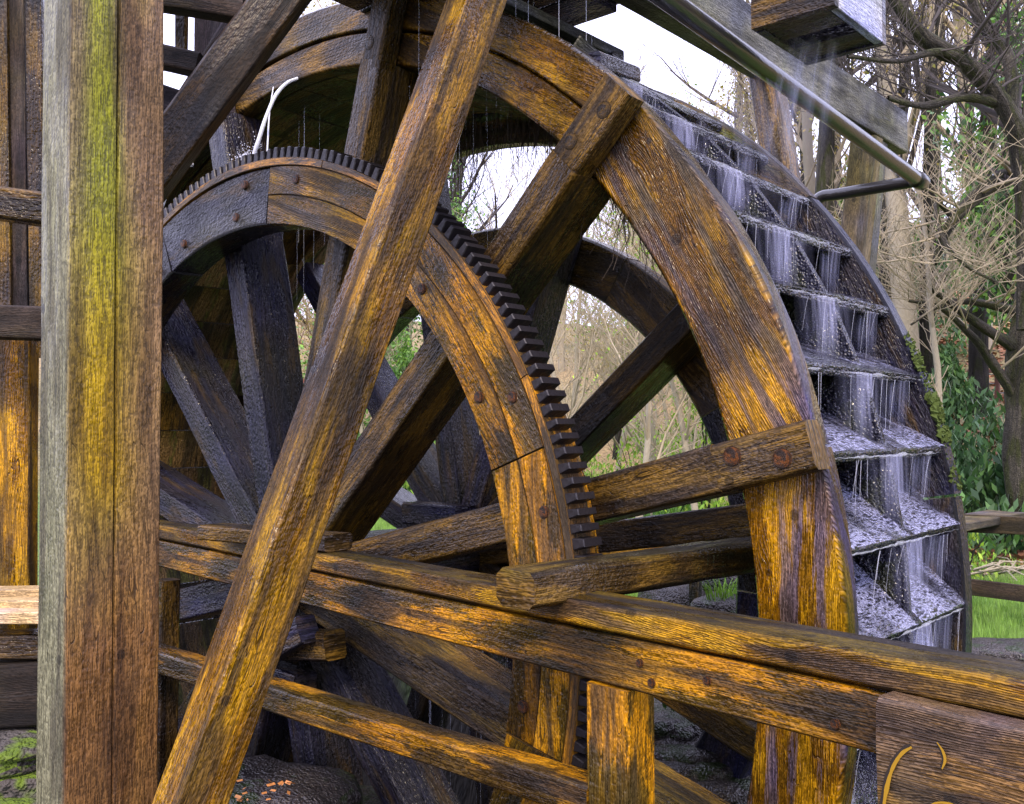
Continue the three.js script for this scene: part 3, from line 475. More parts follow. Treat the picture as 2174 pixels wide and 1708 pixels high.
  kb('frame_board', 'dark board below the small bright opening at upper left', at(300, 215, 3.55), at(430, 260, 3.55), .05, .16, M.shed);
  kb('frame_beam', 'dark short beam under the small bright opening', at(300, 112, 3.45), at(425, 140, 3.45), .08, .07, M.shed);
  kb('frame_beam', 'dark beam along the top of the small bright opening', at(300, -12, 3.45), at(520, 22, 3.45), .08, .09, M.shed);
  kb('upright_lath', 'narrow upright slat splitting the small bright opening', at(385, 120, 3.6), at(386, 0, 3.6), .038, .03, M.brown, { up: arr(FZ) });
}

// ---------------------------------------------------------------- shed side at far left
{
  const b = (name, label, cat, a, c, w, h, m, o = {}) => tag(obj(name, beam(a, c, w, h, { amp: .004, ...o }), m), label, cat);
  const wall = thing('shed_wall', 'dark board wall of the mill shed at upper left edge', 'wall');
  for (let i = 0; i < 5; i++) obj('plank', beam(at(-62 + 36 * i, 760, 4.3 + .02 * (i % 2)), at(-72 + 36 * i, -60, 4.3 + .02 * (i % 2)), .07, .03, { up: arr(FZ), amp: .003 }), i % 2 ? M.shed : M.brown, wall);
  b('shed_brace', 'light brown horizontal timber with a knot crossing behind the post', 'beam', at(-60, 425, 3.6), at(140, 452, 3.6), .10, .115, M.brown);
  b('shed_brace', 'weathered horizontal timber below the knotted one at left edge', 'beam', at(-20, 684, 3.55), at(140, 690, 3.55), .10, .125, M.shed);
  b('shed_post', 'yellow brown upright post with dark grain at the left edge', 'post', at(30, 1360, 3.75), at(34, 690, 3.75), .15, .08, M.ochre, { up: arr(FZ) });
  const bench = thing('plank_bench', 'fresh pale pine planks forming a ledge at the left edge', 'bench');
  for (let i = 0; i < 3; i++) obj('plank', beam(at(-90, 1262 + 23 * i, 3.55 - .09 * i), at(120, 1258 + 25 * i, 3.5 - .09 * i), .1, .04, { amp: .002 }), M.pine, bench);
  b('sill_beam', 'dark wet square sill beam under the pale pine planks', 'beam', at(-80, 1368, 3.4), at(130, 1368, 3.4), .12, .09, M.brown);
  b('sill_beam', 'grey cracked sill timber resting on the mossy stones', 'beam', at(-80, 1475, 3.4), at(130, 1462, 3.4), .14, .22, M.shed);
}

// ---------------------------------------------------------------- flume, trestle and pipe above the wheel
{
  const tr = thing('flume_trestle', 'weathered timber trestle carrying the flume behind the wheel', 'trestle');
  obj('beam', beam([1.43, 2.76, .9], [1.43, 2.745, -3.99], .14, .29, { amp: .005 }), M.grey, tr);
  obj('post', beam([1.43, 2.62, -2.04], [1.80, .2, -2.04], .15, .14, { amp: .005, up: [0, 0, 1] }), M.brown, tr);
  obj('post', beam([1.42, 2.60, -3.46], [.98, -1.0, -3.46], .17, .14, { amp: .005, up: [0, 0, 1] }), M.weather, tr);
  obj('post', beam([1.44, 2.76, -3.62], [1.02, -1.0, -3.62], .12, .13, { amp: .005, up: [0, 0, 1] }), M.grey, tr);
  const fl = thing('flume', 'dark wet wooden flume trough above the top of the wheel', 'flume');
  for (let i = 0; i < 5; i++) obj('plank', beam([.5, 2.60, .42 - .26 * i], [1.355, 2.60, .42 - .26 * i], .252, .05, { amp: .003 }), M.dark, fl);
  obj('side_board', beam([.5, 2.78, -.77], [1.355, 2.78, -.77], .04, .3, { amp: .003 }), M.dark, fl);
  obj('side_board', beam([.5, 2.78, .57], [1.355, 2.78, .57], .04, .3, { amp: .003 }), M.dark, fl);
  tag(obj('stretcher_beam', beam([1.15, 2.50, .7], [1.15, 2.50, -1.02], .10, .05, { amp: .004 }), M.grey), 'wet grey timber slung under the flume above the rim', 'beam');
  tag(obj('stretcher_beam', beam([1.22, 2.42, -.95], [.3, 2.42, -.95], .09, .13, { amp: .004 }), M.dark), 'dark crosspiece hanging under the flume end', 'beam');
  const box = thing('flume_spout', 'square wooden spout box at top right spilling water from its bottom', 'flume', [2.23, 2.265, -.915]);
  M.skyPale = wood(FR, [[.16, .155, .15], [.5, .49, .52], [.42, .41, .44], [.09, .085, .08], .56, .62, 2], [.3, .6], .004, { clearcoat: .1 });  // pale lavender puts the sky reflection of wet wood into the colour
  obj('end_board', beam([-.17, .32, .235], [.17, .32, .235], .04, .62, { amp: .003 }), M.brown, box);
  obj('end_board', beam([-.17, .32, -.235], [.17, .32, -.235], .04, .62, { amp: .003 }), M.dark, box);
  obj('side_board', beam([.152, .32, .213], [.152, .32, -.213], .036, .62, { amp: .003 }), M.skyPale, box);
  obj('side_board', beam([-.152, .32, .213], [-.152, .32, -.213], .036, .62, { amp: .003 }), M.dark, box);
  for (let i = 0; i < 2; i++) obj('plank', beam([-.13, .028, .14 - .28 * i], [.13, .028, .14 - .28 * i], .17, .025, { amp: .002 }), M.dark, box);
  const pipe = thing('water_pipe', 'long dark wet pipe with an elbow running beside the trestle beam', 'pipe');
  const e = on(1952, 384, 'x', 1.9), s = on(1420, 0, 'x', 1.9), d = e.clone().sub(s), e2 = e.clone().add(V(-.6, 0, 0)), p = [s.clone().addScaledVector(d, -.35), s, s.clone().addScaledVector(d, .5), e];
  obj('tube', tube(spline(p, 30), .042, 14, { cap: true }), M.pipe, pipe);
  obj('tube', tube([e.clone().add(V(.02, 0, .01)), ...spline([e2.clone().add(V(.1, 0, 0)), e2, e2.clone().add(V(-.05, -.06, 0)), e2.clone().add(V(-.055, -.35, 0)), e2.clone().add(V(-.05, -.9, 0))], 16)], .037, 14), M.pipe, pipe);
  obj('collar', tube([e.clone().add(V(0, .002, .05)), e.clone().add(V(0, 0, -.045))], .05, 14, { cap: true }), M.pipe, pipe);
  const top = [[1.575, 2.165, 1.70, 2.13, -.12], [1.70, 2.115, 1.86, 1.99, -.2]];
  tag(obj('loose_board', beam(on(1222, 92, 'z', -.1), on(1262, 125, 'z', -.2), .02, .07, { up: [.5, .8, 0] }), M.grey), 'pale wet board end sticking up over the top of the rim', 'board');
  tag(obj('loose_board', beam(on(1262, 128, 'z', -.12), on(1348, 160, 'z', -.5), .05, .06, {}), M.dark), 'dark wet block lying on the rim behind the pale board end', 'board');
}

// ---------------------------------------------------------------- trees and plants
function grow(seed, o) {
  const r = rng(seed), trunk = [], twigs = [], leaves = { pos: [], col: [], idx: [] };
  function leaf(p, s, c) {
    const a = V(r() - .5, r() - .5, r() - .5).normalize(), b = V(r() - .5, r() - .5, r() - .5).cross(a).normalize(), st = leaves.pos.length / 3, k = .7 + .6 * r();
    for (const [u, v] of [[-1, 0], [0, -.5], [1, 0], [0, .5]]) { leaves.pos.push(p.x + (a.x * u + b.x * v) * s, p.y + (a.y * u + b.y * v) * s, p.z + (a.z * u + b.z * v) * s); leaves.col.push(c[0] * k, c[1] * k, c[2] * k); }
    leaves.idx.push(st, st + 1, st + 2, st, st + 2, st + 3);
  }
  function branch(p, d, L, rad, lev) {
    const n = lev === 0 ? 9 : lev === 1 ? 6 : 4, pts = [p.clone()], rr = [rad], q = p.clone(), dir = d.clone();
    for (let i = 1; i <= n; i++) {
      dir.x += (r() - .5) * o.crook * (lev ? 1.3 : .6); dir.y += (r() - .5) * o.crook + (lev ? o.rise : .05); dir.z += (r() - .5) * o.crook * (lev ? 1.3 : .6); dir.normalize();
      q.addScaledVector(dir, L / n); pts.push(q.clone()); rr.push(Math.max(o.min ?? .004, rad * (1 - i / n * (lev ? .8 : .75))));
      if (lev < o.levels && i >= (lev ? 1 : o.clear ?? 3)) {
        const kids = lev === 0 ? o.kids : lev === 1 ? (o.k1 ?? 2) : (o.k2 ?? 1);
        for (let k = 0; k < kids; k++) { const a = r() * TAU, s = V(Math.cos(a), .25 + .5 * r(), Math.sin(a)).normalize(), nd = dir.clone().multiplyScalar(.35 + .3 * r()).addScaledVector(s, .9).normalize(); branch(q, nd, L * ((o.ratio ?? .32) + .25 * r()) * (lev ? .85 : 1 - .45 * i / n), rr[i] * (.45 + .2 * r()), lev + 1); }
      }
      if (o.leaf && lev >= o.levels - 1) for (let k = 0; k < o.leaf; k++) leaf(V(q.x + (r() - .5) * o.spread, q.y + (r() - .5) * o.spread, q.z + (r() - .5) * o.spread), o.ls * (.6 + .8 * r()), o.lc[(r() * o.lc.length) | 0]);
    }
    (lev < 1 ? trunk : twigs).push(tube(pts, rr, lev === 0 ? 8 : lev === 1 ? 5 : 3, { lump: lev < 2 ? .15 : 0 }));
  }
  if (o.limbs) for (const l of o.limbs) {
    const c = spline(l.pts, 14), rr = c.map((_, i) => mix(l.r0, l.r1, i / 14)); trunk.push(tube(c, rr, 8, { lump: .25 }));
    for (let i = l.from ?? 2; i <= 14; i++) for (let k = 0; k < (l.kids ?? 2); k++) { const t = c[Math.min(14, i + 1)].clone().sub(c[Math.max(0, i - 1)]).normalize(), a = r() * TAU, nd = t.multiplyScalar(.5).add(V(Math.cos(a), .1 + .6 * r(), Math.sin(a))).normalize(); branch(c[i], nd, l.len * (.5 + .9 * r()), Math.max(.004, rr[i] * .3), 1); }
  } else branch(V(0, 0, 0), V(...(o.lean ?? [0, 1, 0])).normalize(), o.h, o.r, 0);
  let lg = null;
  if (leaves.idx.length) { lg = new THREE.BufferGeometry(); lg.setAttribute('position', new THREE.Float32BufferAttribute(leaves.pos, 3)); lg.setAttribute('color', new THREE.Float32BufferAttribute(leaves.col, 3)); lg.setIndex(leaves.idx); lg.computeVertexNormals(); }
  return { trunk: mergeGeometries(trunk), twigs: twigs.length ? mergeGeometries(twigs) : null, leaves: lg };
}
const bark = { dark: M.darkbark, pale: plain(.32, .28, .2, .85, { bumpMap: pebble, bumpScale: .01 }), moss: M.bark, twig: plain(.36, .30, .20, .85), dtwig: plain(.06, .05, .045, .85) };
const leafMat = new THREE.MeshPhysicalMaterial({ vertexColors: true, roughness: .7, side: THREE.DoubleSide, transmission: .35, thickness: 0 });
function build(name, label, cat, g, pos, mt, mw, group) {
  const t = thing(name, label, cat, pos, group); obj('trunk', g.trunk, mt, t);
  if (g.twigs) obj('branches', g.twigs, mw, t);
  if (g.leaves) obj('crown', g.leaves, leafMat, t);
  return t;
}
const gy = (p, sink = .1) => [p.x, groundHeight(p.x, p.z) - sink, p.z];
const OL = [[.36, .31, .05], [.28, .28, .04], [.38, .28, .07]], GR = [[.09, .22, .03], [.18, .36, .03], [.12, .28, .03]], IVY = [[.03, .09, .02], [.05, .14, .03], [.09, .21, .04]], LIME = [[.26, .46, .03], [.36, .52, .04], [.18, .36, .03]];
{
  const hill = [
    grow(11, { h: 9, r: .13, levels: 3, kids: 2, crook: .35, rise: .08, clear: 2 }),
    grow(12, { h: 11, r: .16, levels: 3, kids: 2, crook: .28, rise: .12, clear: 3, leaf: 1, spread: .5, ls: .045, lc: OL }),
    grow(13, { h: 7, r: .10, levels: 3, kids: 3, crook: .45, rise: .05, clear: 2, leaf: 1, spread: .4, ls: .04, lc: OL }),
    grow(14, { h: 12, r: .2, levels: 3, kids: 2, crook: .25, rise: .1, clear: 4 }),
  ];
  const proto = hill.map((g, i) => build('bare_tree', '', 'tree', g, [0, -50, 0], [bark.dark, bark.pale, bark.dark, bark.moss][i], [bark.twig, bark.twig, bark.twig, bark.dtwig][i], 'bare trees crowding the hillside behind the wheel'));
  const L = ['bare dark twiggy tree', 'pale tree with olive buds', 'low crooked budding tree', 'tall mossy bare tree'], seen = [0, 0, 0, 0], r = rng(91), all = [];
  const zone = (px) => px < 720 ? 'in the gap left of the prop' : px < 1160 ? 'behind the gear ring' : px < 1620 ? 'in the window right of the gear' : px < 1900 ? 'behind the trestle' : 'at the right edge';
  for (let i = 0; i < 46; i++) {
    const px = i < 16 ? mix(1300, 2250, r()) : mix(500, 1700, r()), d = px > 1650 ? mix(13, 42, r() * r() ** .3) : mix(23, 60, r()), k = (r() * 4) | 0, p = at(px, 900, d), o = seen[k]++ ? proto[k].clone() : proto[k];
    if (o !== proto[k]) { o.name = numbered('bare_tree'); scene.add(o); }
    all.push([zone(px), k, px, o]); o.position.set(...gy(p, .2)); o.rotation.y = r() * TAU; o.scale.setScalar(.75 + .5 * r());
  }
  const nth = ['first', 'second', 'third', 'fourth', 'fifth', 'sixth', 'seventh', 'eighth', 'ninth', 'tenth', 'eleventh', 'twelfth'];
  all.sort((a, b) => a[2] - b[2]).forEach(([z, k, , o], i) => { const n = all.slice(0, i).filter((t) => t[0] === z && t[1] === k).length; o.userData.label = `${L[k]}, ${nth[n]} of its kind ${z}`; });
  // the big trees close behind the wheel on the right
  build('mossy_tree', 'thick mossy tree at the right edge with long crooked limbs reaching left', 'tree', grow(21, {
    levels: 3, ratio: .42, k1: 1, k2: 1, kids: 2, crook: .26, rise: .03, min: .0028, limbs: [
      { pts: [at(2172, 1120, 10.5), at(2165, 950, 10.5), at(2168, 800, 10.5), at(2180, 660, 10.5), at(2240, 420, 10.7)], r0: .17, r1: .13, len: .9, kids: 0 },
      { pts: [at(2160, 740, 10.5), at(2080, 690, 10.2), at(2010, 640, 9.9), at(1965, 600, 9.7)], r0: .07, r1: .015, len: 1.3, kids: 1, from: 5 },
      { pts: [at(2220, 370, 9.6), at(2140, 375, 9.4), at(2060, 430, 9.2), at(2010, 490, 9.1), at(1985, 560, 9)], r0: .10, r1: .03, len: 1.0, kids: 1 },
      { pts: [at(2030, 470, 9.2), at(1990, 430, 9.1), at(2010, 520, 8.9), at(2060, 570, 8.8), at(2120, 600, 8.7)], r0: .03, r1: .012, len: .7, kids: 1 },
      { pts: [at(2160, 850, 10.5), at(2090, 745, 10.3), at(2040, 690, 10), at(1990, 650, 9.8), at(1930, 640, 9.7)], r0: .06, r1: .012, len: 1.2, kids: 1 },
      { pts: [at(2160, 660, 10.5), at(2050, 640, 10.1), at(1985, 655, 9.8), at(1935, 690, 9.6)], r0: .05, r1: .01, len: 1.2, kids: 1 }] }), [0, 0, 0], bark.moss, bark.twig);
  build('leaning_tree', 'dark tree at upper right with arching limbs over the flume', 'tree', grow(22, {
    levels: 3, ratio: .42, k1: 1, k2: 1, kids: 2, crook: .24, rise: .02, min: .003, limbs: [
      { pts: [at(2190, 700, 9), at(2175, 320, 9), at(2140, 240, 8.9), at(2060, 140, 8.8), at(1960, 80, 8.6), at(1880, -30, 8.5)], r0: .13, r1: .05, len: 1.5, kids: 1 },
      { pts: [at(2130, 220, 8.9), at(2050, 205, 8.7), at(1960, 225, 8.4), at(1885, 208, 8.2)], r0: .055, r1: .02, len: .8, kids: 1 },
      { pts: [at(2060, 130, 8.8), at(1990, 110, 8.5), at(1900, 130, 8.2), at(1800, 120, 8)], r0: .04, r1: .014, len: .8, kids: 1 },
      { pts: [at(2150, 250, 9), at(2140, 120, 9.2), at(2080, 40, 9.3), at(2050, -60, 9.3)], r0: .07, r1: .04, len: 1.2, kids: 1 }] }), [0, 0, 0], bark.moss, bark.dtwig);
  const tall = (px, d, r0, label, seed, o = {}) => build('tall_tree', label, 'tree', grow(seed, { h: 10, r: r0, levels: 3, kids: 1, min: .003, ratio: .4, crook: .25, rise: .08, clear: 2, ...o }), gy(at(px, 900, d)), bark.dark, bark.dtwig);
  tall(2160, 12, .2, 'ivy covered tree trunk behind the elbow of the pipe', 41, { leaf: 10, spread: .6, ls: .05, lc: [...IVY, ...GR], h: 4.6, levels: 2, kids: 4, clear: 4 });
  tall(2080, 15, .16, 'straight dark tree rising behind the mossy tree at right', 42, { min: .0025, leaf: 1, spread: .4, ls: .03, lc: OL });
  tall(1960, 14, .13, 'slender dark tree behind the end of the trestle beam', 43, { leaf: 1, spread: .4, ls: .03, lc: OL });
  tall(1860, 16, .14, 'dark forked tree behind the flume spout', 44, { leaf: 2, spread: .4, ls: .03, lc: OL });
  build('sapling', 'thin pale sapling standing beside the far rim of the wheel', 'tree', grow(51, { limbs: [{ pts: [at(1996, 1010, 9.6), at(1993, 800, 9.6), at(1976, 660, 9.6), at(1968, 520, 9.7), at(1945, 380, 9.8)], r0: .035, r1: .018, len: .6, kids: 1 }], levels: 2, crook: .4, rise: .1 }), [0, 0, 0], bark.pale, bark.twig);
  // seen between the spokes
  const mid = (px, py, d, h, label, seed, o) => build('young_tree', label, 'tree', grow(seed, { h, r: .055, levels: 3, kids: 2, crook: .4, rise: .08, clear: 2, ...o }), gy(at(px, py, d)), bark.pale, bark.twig);
  mid(1385, 1000, 15, 5, 'pale birch with fresh green leaves seen through the right of the wheel', 61, { leaf: 1, spread: .35, ls: .02, lc: [...LIME, ...OL] });
  mid(1300, 1000, 18, 6, 'pale young tree with bright leaves behind the lower spoke', 62, { leaf: 1, spread: .4, ls: .018, lc: OL, min: .003 });
  mid(1480, 1000, 13, 4.5, 'leafy young tree behind the right rim of the wheel', 63, { leaf: 1, spread: .35, ls: .022, lc: LIME, min: .003 });
  mid(1215, 1000, 17, 6, 'bare pale sapling between the gear and the far spoke', 64, {});
  mid(1430, 1000, 20, 7, 'tall bare pale tree behind the green birch', 65, {});
  mid(1255, 1000, 14, 5, 'leaning bare sapling with lichen left of the far spoke', 164, { lean: [-.25, 1, 0], min: .003 });
  mid(1340, 1000, 12.5, 4.6, 'slim bare sapling nearest in the window right of the gear', 165, { lean: [.15, 1, 0], min: .003 });
  mid(860, 1000, 21, 6.5, 'dense green tree seen through the middle of the gear ring', 66, { leaf: 3, spread: .6, ls: .05, lc: GR, clear: 1 });
  mid(770, 1000, 18, 4, 'green leafy tree seen beside the prop through the gear', 67, { leaf: 1, spread: .5, ls: .04, lc: GR, clear: 1 });
  mid(660, 1000, 30, 9, 'pale leafless tree near the shelter in the left gap', 68, {});
  // shrubs
  function shrub(seed, rx, ry, n, ls, lc) {
    const r = rng(seed), pos = [], col = [], idx = [], st = [];
    for (let i = 0; i < 9; i++) { const a = r() * TAU, e = V(Math.cos(a) * rx * .7 * r(), ry * (.6 + .5 * r()), Math.sin(a) * rx * .7 * r()); st.push(tube([V(0, -.1, 0), e.clone().multiplyScalar(.5).add(V(.05 * (r() - .5), .1, .05 * (r() - .5))), e], [.014, .009, .004], 4)); }
    for (let i = 0; i < n; i++) {
      const a = r() * TAU, y = r(), rad = Math.sqrt(r()) * rx * Math.sin(Math.PI * Math.pow(clamp(y, .05, 1), .7)) * (1 + .5 * noise3(Math.cos(a) * 2 + seed, y * 4, Math.sin(a) * 2)), p = V(Math.cos(a) * rad, y * ry * (1 + .3 * noise3(Math.cos(a) * 2, seed, Math.sin(a) * 2)), Math.sin(a) * rad);
      const u = V(r() - .5, -.3 - .4 * r(), r() - .5).normalize(), w = V(r() - .5, r() - .5, r() - .5).cross(u).normalize(), s = ls * (.6 + .8 * r()), q = pos.length / 3, c = lc[(r() * lc.length) | 0], k = .7 + .6 * r();
      for (const [x, z] of [[-1, 0], [-.1, -.36], [1, 0], [-.1, .36]]) { pos.push(p.x + (u.x * x + w.x * z) * s, p.y + (u.y * x + w.y * z) * s, p.z + (u.z * x + w.z * z) * s); col.push(c[0] * k, c[1] * k, c[2] * k); }
      idx.push(q, q + 1, q + 2, q, q + 2, q + 3);
    }
    const g = new THREE.BufferGeometry(); g.setAttribute('position', new THREE.Float32BufferAttribute(pos, 3)); g.setAttribute('color', new THREE.Float32BufferAttribute(col, 3)); g.setIndex(idx); g.computeVertexNormals();
    return { stems: mergeGeometries(st), leaves: g };
  }
  const bush = (name, label, px, py, d, seed, rx, ry, n, ls, lc) => { const g = shrub(seed, rx, ry, n, ls, lc), t = thing(name, label, 'shrub', gy(at(px, py, d), .05)); obj('stem', g.stems, bark.dark, t); obj('foliage', g.leaves, leafMat, t); };
  bush('rhododendron', 'dark green rhododendron below the footbridge at right', 2020, 960, 12.5, 71, 1.0, 1.5, 2600, .07, IVY);
  bush('rhododendron', 'broad leaved dark shrub above the fence at the right edge', 2150, 1180, 11, 72, 1.3, 1.0, 2600, .075, IVY);
  bush('rhododendron', 'dark green shrub beside the thin sapling at right', 1990, 1060, 11.5, 73, .7, 1.2, 1500, .06, IVY);
  bush('spring_shrub', 'small yellow green shrub near the fence slab at right', 2035, 1100, 10, 74, .45, .6, 700, .035, LIME);
  bush('spring_shrub', 'bright lime shrub behind the right rim seen through the wheel', 1500, 1000, 14, 75, .8, 2.6, 2600, .045, LIME);
  bush('spring_shrub', 'lime green thicket in the middle of the spoke window', 1360, 1000, 17, 76, 1.1, 1.7, 1400, .045, LIME);
  bush('spring_shrub', 'thin lime shrub left in the spoke window', 1250, 1000, 19, 77, .9, 1.5, 700, .045, LIME);
  bush('laurel_shrub', 'dark green laurel shrub low behind the right spoke', 1440, 1050, 14, 78, .7, .7, 1400, .045, GR);
  bush('laurel_shrub', 'dense mid green bush seen through the gear ring', 860, 960, 20, 79, .8, 3.2, 3200, .06, GR);
  bush('laurel_shrub', 'green bush with yellow flecks by the lawn inside the gear', 910, 1010, 19, 80, .8, 1.3, 1800, .06, LIME);
  bush('laurel_shrub', 'green bush right beside the prop below the axle spoke', 765, 980, 18, 81, .45, 1.7, 1300, .05, GR);
  bush('forest_shrub', 'dark undergrowth on the slope left of the footbridge', 1920, 900, 18, 82, 2.0, 2.2, 3200, .08, IVY);
  bush('forest_shrub', 'olive undergrowth on the slope behind the trestle post', 1800, 800, 22, 83, 2.5, 3, 3000, .08, [...OL, ...GR]);
  // dead branches piled by the lawn
  const rb = rng(99), g = []; for (let i = 0; i < 16; i++) { const p = at(mix(2060, 2170, rb()), mix(1210, 1225, rb()), 9.5), q = p.clone().add(V((rb() - .5) * 1.2, .12 * rb(), (rb() - .5) * .8)); g.push(tube([p, p.clone().lerp(q, .5).add(V(0, .06, .05 * (rb() - .5))), q], [.014, .01, .004], 4)); }
  const pile = tag(obj('brushwood', g, bark.pale), 'pile of dead pale branches on the grass at right', 'branches'); pile.userData.kind = 'stuff';
}
// grass on the lawns and leaf litter on the bank
{
  const blade = []; const rb = rng(3); for (let i = 0; i < 9; i++) { const a = rb() * TAU, h = .05 + .06 * rb(), x = .06 * (rb() - .5), z = .06 * (rb() - .5), g = new THREE.BufferGeometry(), l = .03 * rb(); g.setAttribute('position', new THREE.Float32BufferAttribute([x - .005 * Math.cos(a), 0, z - .005 * Math.sin(a), x + .005 * Math.cos(a), 0, z + .005 * Math.sin(a), x + l * Math.sin(a), h, z + l * Math.cos(a)], 3)); g.computeVertexNormals(); blade.push(g); }
  const tuft = mergeGeometries(blade), r = rng(44), spots = [], ok = (x, z) => { const y = groundHeight(x, z); return y > GY - .3 && y < GY + .5 && !(z > -2.4 && x > -5 && x < 5); };
  for (let i = 0; i < 60000 && spots.length < 24000; i++) { const px = mix(540, 2230, r()), d = 5.5 + 20 * r() ** 1.3, p = at(px, 900, d); if (ok(p.x, p.z) && !(px > 1600 && d > 10.5)) spots.push(p); }
  const im = new THREE.InstancedMesh(tuft, new THREE.MeshPhysicalMaterial({ color: 0xffffff, roughness: .8, side: THREE.DoubleSide, transmission: .3, thickness: 0 }), spots.length), m = new THREE.Matrix4(), q = new THREE.Quaternion(), c = new THREE.Color();
  spots.forEach((p, i) => { q.setFromAxisAngle(V(0, 1, 0), r() * TAU); const s = .7 + .8 * r(); im.setMatrixAt(i, m.compose(V(p.x, groundHeight(p.x, p.z) - .01, p.z), q, V(s, s, s))); const k = .7 + .6 * r(); im.setColorAt(i, c.setRGB(.20 * k, .36 * k, .05 * k)); });
  im.name = 'grass'; im.castShadow = im.receiveShadow = true; scene.add(im); tag(im, 'short bright green grass of the lawn behind the wheel', 'grass'); im.userData.kind = 'stuff';
  const lg = new THREE.BufferGeometry(); lg.setAttribute('position', new THREE.Float32BufferAttribute([-.05, 0, 0, 0, .012, -.028, .05, .01, 0, 0, .004, .028], 3)); lg.setIndex([0, 2, 1, 0, 3, 2]); lg.computeVertexNormals();
  const ls = []; for (let i = 0; i < 9000; i++) { const px = mix(1640, 2260, r()), d = 10.5 + 16 * r(), p = at(px, 900, d); ls.push(p); }
  const il = new THREE.InstancedMesh(lg, new THREE.MeshStandardMaterial({ roughness: .8, side: THREE.DoubleSide }), ls.length), e = new THREE.Euler();
  ls.forEach((p, i) => { q.setFromEuler(e.set((r() - .5) * 1.2, r() * TAU, (r() - .5) * 1.2)); const s = .7 + r(); il.setMatrixAt(i, m.compose(V(p.x, groundHeight(p.x, p.z) + .015, p.z), q, V(s, s, s))); const k = .6 + .8 * r(); il.setColorAt(i, c.setRGB(.26 * k, .12 * k, .06 * k)); });
  il.name = 'leaf_litter'; il.receiveShadow = true; scene.add(il); tag(il, 'fallen brown leaves covering the bank at right', 'leaves'); il.userData.kind = 'stuff';
}
